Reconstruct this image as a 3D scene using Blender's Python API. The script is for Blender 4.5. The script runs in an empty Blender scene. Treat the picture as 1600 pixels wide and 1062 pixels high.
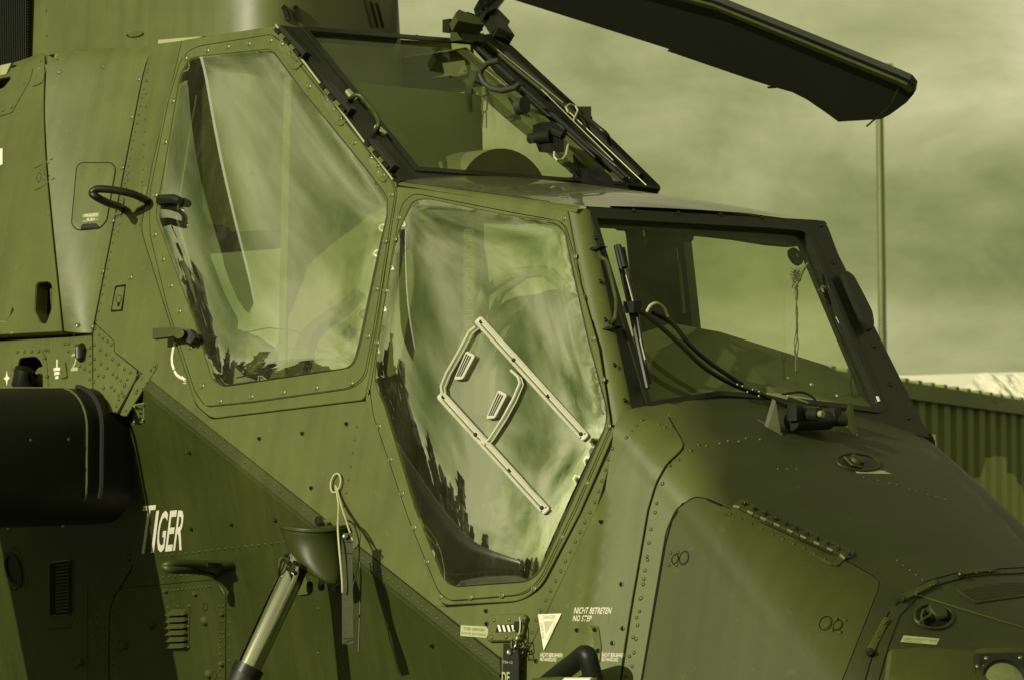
import bpy, bmesh, math, random
import numpy as np
from mathutils import Vector, Matrix, geometry, noise
from mathutils.bvhtree import BVHTree
random.seed(7)
SC = bpy.context.scene
V = Vector
# ------------------------------------------------------------------ camera
FPX, PITCH, CAM = 5000.0, math.radians(3.0), V((0, 0, 1.7))
cd = bpy.data.cameras.new('camera'); cam = bpy.data.objects.new('camera', cd)
SC.collection.objects.link(cam); SC.camera = cam
cam.location = CAM; cam.rotation_euler = (math.radians(90) + PITCH, 0, 0)
cd.sensor_width = 36; cd.lens = 36 * FPX / 1600; cd.clip_end = 3000; cd.clip_start = .1
cd.dof.use_dof = True; cd.dof.focus_distance = 8.2; cd.dof.aperture_fstop = 13
# ------------------------------------------------------------------ light
TH = math.radians(42)
Fd = V((math.cos(TH), -math.sin(TH), 0)); Qd = V((math.sin(TH), math.cos(TH), .03)); Zd = V((0, 0, 1))
SUNDIR = (Fd * .005 + Qd * 1.0 + V((0, 0, -.44))).normalized()     # the way the light travels
ELEV = math.asin(-SUNDIR.z)
sd = bpy.data.lights.new('sun', 'SUN'); sd.energy = 4.2; sd.angle = math.radians(.55); sd.color = (1, .95, .74)
sun = bpy.data.objects.new('sun', sd); SC.collection.objects.link(sun)
sun.rotation_euler = SUNDIR.to_track_quat('-Z', 'Y').to_euler(); sun.location = (-8, -6, 9)
W = bpy.data.worlds.new('World'); SC.world = W; W.use_nodes = True
nt = W.node_tree; nt.nodes.clear()
def nd(t, typ, **k):
    n = t.nodes.new(typ)
    for a, b in k.items():
        if a.startswith('_'): n.inputs[a[1:].replace('_', ' ')].default_value = b
        else: setattr(n, a, b)
    return n
L = nt.links.new
sky = nd(nt, 'ShaderNodeTexSky', sky_type='NISHITA', sun_disc=False, sun_elevation=ELEV,
         sun_rotation=math.atan2(-SUNDIR.x, -SUNDIR.y), air_density=1.0, dust_density=2.5)
bw = nd(nt, 'ShaderNodeRGBToBW'); L(sky.outputs[0], bw.inputs[0])
pw = nd(nt, 'ShaderNodeMath', operation='POWER'); L(bw.outputs[0], pw.inputs[0]); pw.inputs[1].default_value = .42
tc = nd(nt, 'ShaderNodeTexCoord')
sep = nd(nt, 'ShaderNodeSeparateXYZ'); L(tc.outputs['Generated'], sep.inputs[0])
mp = nd(nt, 'ShaderNodeMapping'); mp.inputs['Scale'].default_value = (5.5, 5.5, 11); mp.inputs['Location'].default_value = (2.3, .7, 1.15)
L(tc.outputs['Generated'], mp.inputs[0])
n1 = nd(nt, 'ShaderNodeTexNoise', _Scale=1.0, _Detail=6.0, _Roughness=.46, _Distortion=.1); L(mp.outputs[0], n1.inputs['Vector'])
# broad banks of cloud lying in level bands
mp2 = nd(nt, 'ShaderNodeMapping'); mp2.inputs['Scale'].default_value = (1.6, 1.6, 13); mp2.inputs['Location'].default_value = (0.2, .1, .62)
L(tc.outputs['Generated'], mp2.inputs[0])
n2 = nd(nt, 'ShaderNodeTexNoise', _Scale=1.0, _Detail=3.0, _Roughness=.5); L(mp2.outputs[0], n2.inputs['Vector'])
mp3 = nd(nt, 'ShaderNodeMapping'); mp3.inputs['Scale'].default_value = (15, 15, 27); L(tc.outputs['Generated'], mp3.inputs[0])
n5 = nd(nt, 'ShaderNodeTexNoise', _Scale=1.0, _Detail=8.0, _Roughness=.6, _Distortion=.3); L(mp3.outputs[0], n5.inputs['Vector'])
band = nd(nt, 'ShaderNodeValToRGB')
el = band.color_ramp.elements
el[0].position = 0.0; el[0].color = (.62,) * 3 + (1,); el[1].position = 1.0; el[1].color = (.6,) * 3 + (1,)
for p, c in ((.03, .66), (.056, .64), (.070, .40), (.086, .42), (.115, .66), (.16, .82), (.3, .84), (.6, .62)):
    e = el.new(p); e.color = (c,) * 3 + (1,)
# the bands wander with the noise
wob = nd(nt, 'ShaderNodeMath', operation='MULTIPLY_ADD'); L(n2.outputs[0], wob.inputs[0]); wob.inputs[1].default_value = .05; wob.inputs[2].default_value = -.025
zz = nd(nt, 'ShaderNodeMath', operation='ADD'); L(sep.outputs['Z'], zz.inputs[0]); L(wob.outputs[0], zz.inputs[1])
L(zz.outputs[0], band.inputs[0])
cm = nd(nt, 'ShaderNodeMath', operation='MULTIPLY_ADD'); L(n1.outputs[0], cm.inputs[0]); 
am = nd(nt, 'ShaderNodeMapRange'); am.inputs[1].default_value = .1; am.inputs[2].default_value = .3; am.inputs[3].default_value = .8; am.inputs[4].default_value = 3.0
L(sep.outputs['Z'], am.inputs[0]); cs = nd(nt, 'ShaderNodeMath', operation='SUBTRACT'); L(n1.outputs[0], cs.inputs[0]); cs.inputs[1].default_value = .5
L(cs.outputs[0], cm.inputs[0]); L(am.outputs[0], cm.inputs[1]); cm.inputs[2].default_value = 0
a0 = nd(nt, 'ShaderNodeMath', operation='ADD'); L(cm.outputs[0], a0.inputs[0]); L(band.outputs[0], a0.inputs[1])
c5 = nd(nt, 'ShaderNodeMath', operation='MULTIPLY_ADD'); L(n5.outputs[0], c5.inputs[0]); c5.inputs[1].default_value = .95; c5.inputs[2].default_value = -.475
f5 = nd(nt, 'ShaderNodeMapRange'); f5.inputs[1].default_value = .12; f5.inputs[2].default_value = .3; f5.inputs[3].default_value = 1; f5.inputs[4].default_value = .25; L(sep.outputs['Z'], f5.inputs[0])
c6 = nd(nt, 'ShaderNodeMath', operation='MULTIPLY'); L(c5.outputs[0], c6.inputs[0]); L(f5.outputs[0], c6.inputs[1])
a1 = nd(nt, 'ShaderNodeMath', operation='ADD'); L(a0.outputs[0], a1.inputs[0]); L(c6.outputs[0], a1.inputs[1])
tint = nd(nt, 'ShaderNodeValToRGB'); L(a1.outputs[0], tint.inputs[0])
el = tint.color_ramp.elements
SKY = [(.0, (.045, .058, .016)), (.25, (.12, .146, .05)), (.5, (.22, .242, .098)), (.75, (.355, .36, .178)), (1.0, (.52, .49, .30))]
el[0].position = 0; el[0].color = SKY[0][1] + (1,); el[1].position = 1; el[1].color = SKY[-1][1] + (1,)
for p, c in SKY[1:-1]:
    e = el.new(p); e.color = c + (1,)
mul = nd(nt, 'ShaderNodeMix', data_type='RGBA', blend_type='MULTIPLY'); mul.inputs[0].default_value = 1
L(tint.outputs[0], mul.inputs[6]); L(pw.outputs[0], mul.inputs[7])
bg = nd(nt, 'ShaderNodeBackground', _Strength=0.15); bg.name = 'sky'
gain = nd(nt, 'ShaderNodeVectorMath', operation='SCALE'); gain.inputs['Scale'].default_value = 4.9
L(mul.outputs[2], gain.inputs[0]); L(gain.outputs[0], bg.inputs[0])
wo = nd(nt, 'ShaderNodeOutputWorld'); L(bg.outputs[0], wo.inputs[0])
SC.view_settings.view_transform = 'Standard'; SC.view_settings.look = 'None'
SC.view_settings.exposure = 0; SC.view_settings.gamma = 1; SC.view_settings.use_curve_mapping = False
SC.cycles.max_bounces = 8; SC.cycles.transparent_max_bounces = 16; SC.cycles.caustics_reflective = False; SC.cycles.caustics_refractive = False
# ------------------------------------------------------------------ materials
def mat(name, col, rough=.5, metal=0, var=.12, nscale=6, streak=0, bump=0, bscale=60, spec=.5, coat=0, col2=None, seed=0):
    m = bpy.data.materials.new(name); m.use_nodes = True; t = m.node_tree; b = t.nodes['Principled BSDF']
    b.inputs['Roughness'].default_value = rough; b.inputs['Metallic'].default_value = metal
    b.inputs['Specular IOR Level'].default_value = spec; b.inputs['Coat Weight'].default_value = coat
    g = nd(t, 'ShaderNodeNewGeometry')
    n = nd(t, 'ShaderNodeTexNoise', _Scale=nscale, _Detail=5.0, _Roughness=.6); t.links.new(g.outputs['Position'], n.inputs['Vector'])
    r = nd(t, 'ShaderNodeValToRGB'); e = r.color_ramp.elements
    e[0].position = .3; e[1].position = .7
    c2 = col2 or tuple(min(1, x * (1 + var)) for x in col)
    e[0].color = tuple(x * (1 - var) for x in col) + (1,); e[1].color = c2 + (1,)
    t.links.new(n.outputs[0], r.inputs[0]); out = r.outputs[0]
    if streak:
        dt = nd(t, 'ShaderNodeVectorMath', operation='DOT_PRODUCT'); t.links.new(g.outputs['Position'], dt.inputs[0]); dt.inputs[1].default_value = tuple(Fd * 26)
        sz = nd(t, 'ShaderNodeSeparateXYZ'); t.links.new(g.outputs['Position'], sz.inputs[0])
        mpg = nd(t, 'ShaderNodeCombineXYZ'); t.links.new(dt.outputs['Value'], mpg.inputs[0]); t.links.new(sz.outputs['Z'], mpg.inputs[2])
        n3 = nd(t, 'ShaderNodeTexNoise', _Scale=1.0, _Detail=4.0); t.links.new(mpg.outputs[0], n3.inputs['Vector'])
        mr = nd(t, 'ShaderNodeMapRange'); mr.inputs[1].default_value = .35; mr.inputs[2].default_value = .72
        mr.inputs[3].default_value = 1 - streak; mr.inputs[4].default_value = 1 + streak; t.links.new(n3.outputs[0], mr.inputs[0])
        mx = nd(t, 'ShaderNodeVectorMath', operation='SCALE'); t.links.new(out, mx.inputs[0]); t.links.new(mr.outputs[0], mx.inputs['Scale']); out = mx.outputs[0]
        # small scuffs and scratches
        n4 = nd(t, 'ShaderNodeTexNoise', _Scale=38.0, _Detail=6.0, _Roughness=.7); t.links.new(g.outputs['Position'], n4.inputs['Vector'])
        mr4 = nd(t, 'ShaderNodeMapRange'); mr4.inputs[1].default_value = .60; mr4.inputs[2].default_value = .74; mr4.inputs[4].default_value = .42
        t.links.new(n4.outputs[0], mr4.inputs[0])
        m4 = nd(t, 'ShaderNodeMix', data_type='RGBA'); t.links.new(mr4.outputs[0], m4.inputs[0]); t.links.new(out, m4.inputs[6])
        m4.inputs[7].default_value = tuple(min(1, x * 1.5 + .03) for x in col) + (1,); out = m4.outputs[2]
        rr = nd(t, 'ShaderNodeMapRange'); rr.inputs[3].default_value = rough - .07; rr.inputs[4].default_value = rough + .12
        t.links.new(n.outputs[0], rr.inputs[0]); t.links.new(rr.outputs[0], b.inputs['Roughness'])
    t.links.new(out, b.inputs['Base Color'])
    if bump:
        nb = nd(t, 'ShaderNodeTexNoise', _Scale=bscale, _Detail=3.0); t.links.new(g.outputs['Position'], nb.inputs['Vector'])
        bp = nd(t, 'ShaderNodeBump', _Strength=bump, _Distance=.01); t.links.new(nb.outputs[0], bp.inputs['Height']); t.links.new(bp.outputs[0], b.inputs['Normal'])
    return m
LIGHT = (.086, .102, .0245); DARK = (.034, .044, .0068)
M = dict(
    paint=mat('olive_paint', LIGHT, .42, spec=.36, var=.13, nscale=4, streak=.10, bump=.05, bscale=5),
    door=mat('door_paint', (.092, .109, .0255), .42, spec=.38, var=.10, nscale=7, streak=.08, bump=.05, bscale=6),
    bulge=mat('cowl_paint', (.092, .108, .027), .4, var=.12, nscale=5, streak=.10, bump=.08, bscale=5),
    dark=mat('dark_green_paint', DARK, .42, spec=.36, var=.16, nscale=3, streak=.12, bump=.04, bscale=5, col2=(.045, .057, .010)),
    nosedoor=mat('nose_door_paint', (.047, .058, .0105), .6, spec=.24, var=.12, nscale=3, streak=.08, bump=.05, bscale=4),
    roofpaint=mat('roof_paint', (.06, .07, .018), .3, var=.1, nscale=5, coat=.5),
    dome=mat('gloss_dome', (.05, .06, .02), .06, var=.05, coat=1),
    black=mat('black_paint', (.010, .012, .006), .45, var=.2, spec=.3),
    frame=mat('frame_black', (.012, .015, .006), .38, var=.2, nscale=9, spec=.32),
    gap=mat('seam_sealant', (.008, .010, .005), .8, spec=.1),
    rubber=mat('rubber', (.010, .011, .008), .55),
    rivet=mat('rivet_paint', (.050, .060, .014), .4, var=.1),
    screw=mat('screw_metal', (.20, .22, .09), .32, metal=.55, var=.2, nscale=40),
    slot=mat('screw_slot', (.01, .012, .006), .6),
    steel=mat('bare_steel', (.62, .60, .45), .22, metal=1, var=.08),
    chrome=mat('polished_tube', (.5, .5, .40), .13, metal=1, var=.03),
    white=mat('white_stencil', (.66, .62, .49), .6, var=.05),
    faded=mat('faded_stencil', (.36, .38, .19), .6, var=.1),
    label=mat('pale_label', (.33, .35, .17), .5, var=.08),
    plate=mat('data_plate', (.26, .29, .12), .35, metal=.3, var=.1),
    vinyl=mat('clear_plastic_rail', (.50, .49, .37), .25, var=.08, nscale=30),
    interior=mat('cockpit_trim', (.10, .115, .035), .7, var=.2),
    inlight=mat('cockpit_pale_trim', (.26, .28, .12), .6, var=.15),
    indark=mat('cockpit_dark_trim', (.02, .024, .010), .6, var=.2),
    bulk=mat('bulkhead_trim', (.19, .24, .045), .7, var=.05),
    ribbon=mat('webbing', (.036, .043, .012), .8, var=.1, nscale=80, bump=.3, bscale=400),
    cord=mat('pale_cord', (.42, .42, .24), .6),
    cont=mat('container_paint', (.135, .168, .034), .6, var=.15, nscale=1.2),
    contlight=mat('container_patch_paint', (.38, .42, .15), .6, var=.1, nscale=2),
    tarp=mat('white_tarp', (.70, .67, .52), .6, var=.06, nscale=2),
    pole=mat('galvanised_pole', (.13, .15, .055), .4, metal=.3, var=.1, nscale=2),
    concrete=mat('apron_concrete', (.05, .058, .022), .9, var=.2, nscale=.6, col2=(.07, .08, .03)),
    leaf=mat('leaves', (.035, .048, .012), .7, var=.4, nscale=2),
    bark=mat('bark', (.05, .05, .02), .9),
    blade=mat('rotor_paint', (.016, .019, .010), .5, var=.2, nscale=2),
    mesh=mat('intake_mesh', (.02, .024, .012), .5, metal=.4),
    lens=mat('lamp_lens', (.11, .13, .045), .08, var=.05, coat=1),
    vehicle=mat('truck_paint', (.10, .12, .035), .5, var=.1),
    glassdark=mat('dark_window', (.012, .014, .008), .08),
)
def hood_mat():
    "light olive blends softly into darker olive forward, inboard and upward across the nose"
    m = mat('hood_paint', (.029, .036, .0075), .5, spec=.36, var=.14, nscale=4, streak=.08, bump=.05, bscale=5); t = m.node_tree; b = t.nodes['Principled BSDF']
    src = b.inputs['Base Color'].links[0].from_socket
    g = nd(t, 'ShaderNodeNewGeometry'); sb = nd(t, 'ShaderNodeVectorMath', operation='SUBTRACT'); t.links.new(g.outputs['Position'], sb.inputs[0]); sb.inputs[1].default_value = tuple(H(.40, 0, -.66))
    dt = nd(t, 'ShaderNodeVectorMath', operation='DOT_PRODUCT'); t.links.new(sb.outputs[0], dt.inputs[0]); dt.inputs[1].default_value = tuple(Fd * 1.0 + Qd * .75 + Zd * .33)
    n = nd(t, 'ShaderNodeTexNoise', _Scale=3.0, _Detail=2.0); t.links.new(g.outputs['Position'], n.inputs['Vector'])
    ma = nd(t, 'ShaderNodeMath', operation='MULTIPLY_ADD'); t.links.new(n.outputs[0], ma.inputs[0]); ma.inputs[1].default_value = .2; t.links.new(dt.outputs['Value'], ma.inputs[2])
    mr = nd(t, 'ShaderNodeMapRange'); mr.inputs[1].default_value = .05; mr.inputs[2].default_value = .19; t.links.new(ma.outputs[0], mr.inputs[0])  # soft mask turning light olive into darker olive
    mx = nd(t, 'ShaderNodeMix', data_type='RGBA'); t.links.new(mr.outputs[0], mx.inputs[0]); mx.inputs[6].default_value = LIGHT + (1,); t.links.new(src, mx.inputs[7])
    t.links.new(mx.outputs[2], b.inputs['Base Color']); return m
def glass(name, refl, dust, tintc, rough=.015, dustcol=(.34, .36, .17), nsc=3.5):
    m = bpy.data.materials.new(name); m.use_nodes = True; t = m.node_tree; t.nodes.clear()
    tr = nd(t, 'ShaderNodeBsdfTransparent'); tr.inputs[0].default_value = tintc + (1,)
    gl = nd(t, 'ShaderNodeBsdfGlossy'); gl.inputs[0].default_value = (.92, 1, .78, 1); gl.inputs['Roughness'].default_value = rough
    df = nd(t, 'ShaderNodeBsdfDiffuse'); df.inputs[0].default_value = dustcol + (1,)
    lw = nd(t, 'ShaderNodeLayerWeight'); lw.inputs[0].default_value = .5
    fp = nd(t, 'ShaderNodeMath', operation='POWER'); t.links.new(lw.outputs['Facing'], fp.inputs[0]); fp.inputs[1].default_value = 5
    fr = nd(t, 'ShaderNodeMath', operation='MULTIPLY_ADD'); t.links.new(fp.outputs[0], fr.inputs[0]); fr.inputs[1].default_value = .93; fr.inputs[2].default_value = .05
    ad = nd(t, 'ShaderNodeMath', operation='ADD'); ad.use_clamp = True; t.links.new(fr.outputs[0], ad.inputs[0]); ad.inputs[1].default_value = refl
    mx = nd(t, 'ShaderNodeMixShader'); t.links.new(ad.outputs[0], mx.inputs[0]); t.links.new(tr.outputs[0], mx.inputs[1]); t.links.new(gl.outputs[0], mx.inputs[2])
    g2 = nd(t, 'ShaderNodeBsdfGlossy'); g2.inputs[0].default_value = (1, 1, .8, 1); g2.inputs['Roughness'].default_value = .28
    g = nd(t, 'ShaderNodeNewGeometry'); mpn = nd(t, 'ShaderNodeMapping'); mpn.inputs['Rotation'].default_value = (.5, .2, .6); mpn.inputs['Scale'].default_value = (1, 1, .35)
    t.links.new(g.outputs['Position'], mpn.inputs[0])
    n = nd(t, 'ShaderNodeTexNoise', _Scale=nsc, _Detail=8.0, _Roughness=.68, _Distortion=.6); t.links.new(mpn.outputs[0], n.inputs['Vector'])
    mr = nd(t, 'ShaderNodeMapRange'); mr.inputs[1].default_value = .35; mr.inputs[2].default_value = .75; mr.inputs[3].default_value = dust * .4; mr.inputs[4].default_value = dust * 1.8
    t.links.new(n.outputs[0], mr.inputs[0])
    m2 = nd(t, 'ShaderNodeMixShader'); t.links.new(mr.outputs[0], m2.inputs[0]); t.links.new(mx.outputs[0], m2.inputs[1]); t.links.new(df.outputs[0], m2.inputs[2])
    if refl > .1:
        # fine rubbing marks spread the sun's glint
        ws = nd(t, 'ShaderNodeTexNoise', _Scale=11.0, _Detail=9.0, _Roughness=.75, _Distortion=1.2); t.links.new(mpn.outputs[0], ws.inputs['Vector'])
        wr_ = nd(t, 'ShaderNodeMapRange'); wr_.inputs[1].default_value = .48; wr_.inputs[2].default_value = .72; wr_.inputs[3].default_value = .0; wr_.inputs[4].default_value = .10
        t.links.new(ws.outputs[0], wr_.inputs[0]); m3 = nd(t, 'ShaderNodeMixShader'); t.links.new(wr_.outputs[0], m3.inputs[0]); t.links.new(m2.outputs[0], m3.inputs[1]); t.links.new(g2.outputs[0], m3.inputs[2]); m2 = m3
    o = nd(t, 'ShaderNodeOutputMaterial'); t.links.new(m2.outputs[0], o.inputs[0])
    return m
M['side_glass'] = glass('side_glass', .43, .04, (.80, .86, .58))
M['front_glass'] = glass('windscreen_glass', .01, .035, (.88, .92, .74))
M['port_glass'] = glass('far_side_glass', .0, .03, (.94, .96, .85))
# ------------------------------------------------------------------ geometry helpers
CF = V((0, math.cos(PITCH), math.sin(PITCH))); CU = V((0, -math.sin(PITCH), math.cos(PITCH)))
def ray(x, y): return (V(((x - 800) / FPX, 0, 0)) + CF + CU * ((531 - y) / FPX))
O = CAM + ray(900, 318) * 8.33
W0, LEAN = 1.075, .23
def H(s, t, z): return O + Fd * s + Qd * t + Zd * z
def toH(P):
    d = P - O; s = d.dot(Fd); q = V((math.sin(TH), math.cos(TH), 0)); t = d.dot(q); return s, t, d.z - .03 * t
def proj(P):
    d = P - CAM; k = d.dot(CF); return 800 + d.x / k * FPX, 531 - d.dot(CU) / k * FPX
class Plane:
    def __init__(s, P, N): s.P = P; s.N = N.normalized()
    def __call__(s, x, y):
        d = ray(x, y); k = (s.P - CAM).dot(s.N) / d.dot(s.N); return CAM + d * k, s.N
N1 = Zd.cross(Fd).normalized(); U1 = (Qd * LEAN + Zd); N1 = U1.cross(Fd).normalized()
if N1.y > 0: N1 = -N1
S1 = Plane(O, N1)
M['hood'] = hood_mat()
A1, B1 = S1(223, 606)[0], S1(783, 1055)[0]
ab = (B1 - A1).normalized(); cr = ab.cross(N1).normalized()
ph = math.radians(30)
N2 = (N1 * math.cos(ph) + (-cr if cr.z > 0 else cr) * math.sin(ph)).normalized()
S2 = Plane(A1, N2)
def atT(t):
    return Plane(H(0, t, 0), -V((math.sin(TH), math.cos(TH), 0)))
def atS(s): return Plane(H(s, 0, 0), Fd)
def off(P, N, d): return P + N * d
ROOT = {}
TOPV, TOPF = [], []; _bvh = [None]
class Snap:
    def __init__(s): s.b = BVHTree.FromPolygons(TOPV, TOPF)
    def __call__(s, x, y):
        d = ray(x, y).normalized(); h = s.b.ray_cast(CAM, d)
        if h[0] is None: return S1(x, y)
        return h[0], (h[1] if h[1].dot(d) < 0 else -h[1])
class Top:
    def __call__(s, x, y):
        if _bvh[0] is None: _bvh[0] = BVHTree.FromPolygons(TOPV, TOPF)
        d = ray(x, y).normalized(); h = _bvh[0].ray_cast(CAM, d)
        if h[0] is None: return S1(x, y)
        n = h[1] if h[1].dot(d) < 0 else -h[1]
        return h[0], n
TOP = Top()
def register(me):
    b = len(TOPV)
    TOPV.extend(v.co.copy() for v in me.vertices); TOPF.extend([tuple(b + i for i in p.vertices) for p in me.polygons]); _bvh[0] = None
def link(name, me, m, parent=None, reg=False, **props):
    if m is not None and not me.materials: me.materials.append(m)
    o = bpy.data.objects.new(name, me); SC.collection.objects.link(o)
    if parent is not None:
        o.parent = parent
        o.matrix_parent_inverse = WM.get(parent.name, Matrix.Identity(4)).inverted()
    for k, v in props.items(): o[k] = v
    if reg: register(me)
    return o
WM = {}
def thing(name, loc, label, cat, group=None):
    o = bpy.data.objects.new(name, None); SC.collection.objects.link(o); o.location = loc; o.empty_display_size = .2
    o['label'] = label; o['category'] = cat
    if group: o['group'] = group
    WM[o.name] = Matrix.Translation(loc); return o
def mk(name, verts, faces, m, parent=None, smooth=False, reg=False, sharp=None, **props):
    me = bpy.data.meshes.new(name); me.from_pydata([tuple(v) for v in verts], [], faces); me.update()
    if smooth:
        for p in me.polygons: p.use_smooth = True
        if sharp: me.set_sharp_from_angle(angle=math.radians(sharp))
    return link(name, me, m, parent, reg, **props)
class MB:
    def __init__(s): s.v = []; s.f = []
    def add(s, v, f):
        b = len(s.v); s.v += [V(x) for x in v]; s.f += [tuple(b + i for i in q) for q in f]; return s
    def box(s, c, ax, ay, az):
        c, ax, ay, az = V(c), V(ax), V(ay), V(az)
        v = [c + ax * i + ay * j + az * k for i in (-.5, .5) for j in (-.5, .5) for k in (-.5, .5)]
        return s.add(v, [(0, 1, 3, 2), (4, 6, 7, 5), (0, 4, 5, 1), (2, 3, 7, 6), (0, 2, 6, 4), (1, 5, 7, 3)])
    def tube(s, pts, r, n=8, closed=False, cap=True):
        pts = [V(p) for p in pts]; m = len(pts); rr = r if isinstance(r, (list, tuple)) else [r] * m
        vs = []; up = None
        for i, p in enumerate(pts):
            a = pts[(i - 1) % m] if (i or closed) else p; b = pts[(i + 1) % m] if (i < m - 1 or closed) else p
            d = (b - a).normalized()
            if up is None: up = d.orthogonal().normalized()
            up = (up - d * up.dot(d)); up = up.normalized() if up.length > 1e-6 else d.orthogonal().normalized()
            w = d.cross(up)
            for k in range(n):
                th = 2 * math.pi * k / n; vs.append(p + (up * math.cos(th) + w * math.sin(th)) * rr[i])
        fs = []
        for i in range(m if closed else m - 1):
            j = (i + 1) % m
            for k in range(n): fs.append((i * n + k, i * n + (k + 1) % n, j * n + (k + 1) % n, j * n + k))
        if cap and not closed: fs += [tuple(range(n))[::-1], tuple((m - 1) * n + k for k in range(n))]
        return s.add(vs, fs)
    def disc(s, c, nrm, prof, n=12):
        "lathe: prof = [(radius, height), ...] round nrm at c"
        nrm = V(nrm).normalized(); a = nrm.orthogonal().normalized(); b = nrm.cross(a); vs = []
        for (r, h) in prof:
            for k in range(n):
                th = 2 * math.pi * k / n; vs.append(V(c) + nrm * h + (a * math.cos(th) + b * math.sin(th)) * r)
        fs = []
        for i in range(len(prof) - 1):
            for k in range(n): fs.append((i * n + k, i * n + (k + 1) % n, (i + 1) * n + (k + 1) % n, (i + 1) * n + k))
        if prof[-1][0] > 1e-5: fs.append(tuple((len(prof) - 1) * n + k for k in range(n)))
        return s.add(vs, fs)
    def prism(s, poly, ext):
        "closed polygon of 3D points extruded by vector ext"
        n = len(poly); v = [V(p) for p in poly] + [V(p) + V(ext) for p in poly]
        f = [tuple(range(n))[::-1], tuple(range(n, 2 * n))] + [(i, (i + 1) % n, n + (i + 1) % n, n + i) for i in range(n)]
        return s.add(v, f)
    def build(s, name, m, parent=None, smooth=False, sharp=40, reg=False, **props):
        return mk(name, s.v, s.f, m, parent, smooth, reg, sharp if smooth else None, **props)
def smoothp(pts, k=5):
    "Catmull-Rom through 3D points"
    P = [V(p) for p in pts]; out = []
    for i in range(len(P) - 1):
        a, b, c, d = P[max(0, i - 1)], P[i], P[i + 1], P[min(len(P) - 1, i + 2)]
        for j in range(k):
            t = j / k; out.append(.5 * ((2 * b) + (c - a) * t + (2 * a - 5 * b + 4 * c - d) * t * t + (3 * b - a - 3 * c + d) * t ** 3))
    return out + [P[-1]]
def lerp(a, b, k): return tuple(x + (y - x) * k for x, y in zip(a, b))
def line(p, q, n): return [lerp(p, q, i / (n - 1)) for i in range(n)]
def rnd(poly, r, k=4):
    "round the corners of a pixel polygon; r = number or list"
    out = []; n = len(poly)
    for i in range(n):
        p = V(poly[i]); a = V(poly[i - 1]); b = V(poly[(i + 1) % n]); rr = r[i] if isinstance(r, (list, tuple)) else r
        la, lb = (a - p).length, (b - p).length; d = min(rr, la * .45, lb * .45)
        if d < .5: out.append((p.x, p.y)); continue
        p0 = p + (a - p) / la * d; p1 = p + (b - p) / lb * d
        for j in range(k + 1):
            u = j / k; q = p0 * (1 - u) ** 2 + p * 2 * u * (1 - u) + p1 * u * u; out.append((q.x, q.y))
    return out
def ellipse(cx, cy, a, b, rot=0, n=20):
    c, s = math.cos(rot), math.sin(rot)
    return [(cx + a * math.cos(t) * c - b * math.sin(t) * s, cy + a * math.cos(t) * s + b * math.sin(t) * c) for t in [2 * math.pi * i / n for i in range(n)]]
def inside(x, y, poly):
    r = False; j = len(poly) - 1
    for i in range(len(poly)):
        xi, yi = poly[i]; xj, yj = poly[j]
        if (yi > y) != (yj > y) and x < (xj - xi) * (y - yi) / (yj - yi) + xi: r = not r
        j = i
    return r
def dens(poly, step, closed=True):
    out = []
    n = len(poly)
    for i in range(n if closed else n - 1):
        a, b = poly[i], poly[(i + 1) % n]; k = max(1, int(math.dist(a, b) / step))
        out += [lerp(a, b, j / k) for j in range(k)]
    if not closed: out.append(poly[-1])
    return out
def edge_d(x, y, poly):
    best = 1e9
    for i in range(len(poly)):
        ax, ay = poly[i]; bx, by = poly[(i + 1) % len(poly)]; dx, dy = bx - ax, by - ay
        k = max(0, min(1, ((x - ax) * dx + (y - ay) * dy) / (dx * dx + dy * dy + 1e-9)))
        best = min(best, math.hypot(x - ax - k * dx, y - ay - k * dy))
    return best
def cdt(outer, holes, step=None):
    loops = [outer] + list(holes)
    if step: loops = [dens(l, step) for l in loops]
    vs, es = [], []
    for l in loops:
        b = len(vs); vs += [V(p) for p in l]; es += [(b + i, b + (i + 1) % len(l)) for i in range(len(l))]
    if step:
        xs = [p[0] for p in outer]; ys = [p[1] for p in outer]; y = min(ys) + step * .5; row = 0
        while y < max(ys):
            x = min(xs) + (step * .5 if row % 2 else 0)
            while x < max(xs):
                if inside(x, y, outer) and not any(inside(x, y, h) for h in holes):
                    if min(edge_d(x, y, l) for l in [outer] + list(holes)) > step * .4: vs.append(V((x, y)))
                x += step
            y += step * .9; row += 1
    r = geometry.delaunay_2d_cdt(vs, es, [], 0, 1e-4)
    v2, f2 = r[0], r[2]; out = []
    for f in f2:
        cx = sum(v2[i].x for i in f) / len(f); cy = sum(v2[i].y for i in f) / len(f)
        if inside(cx, cy, outer) and not any(inside(cx, cy, h) for h in holes): out.append(tuple(f))
    return [(v.x, v.y) for v in v2], out
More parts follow.
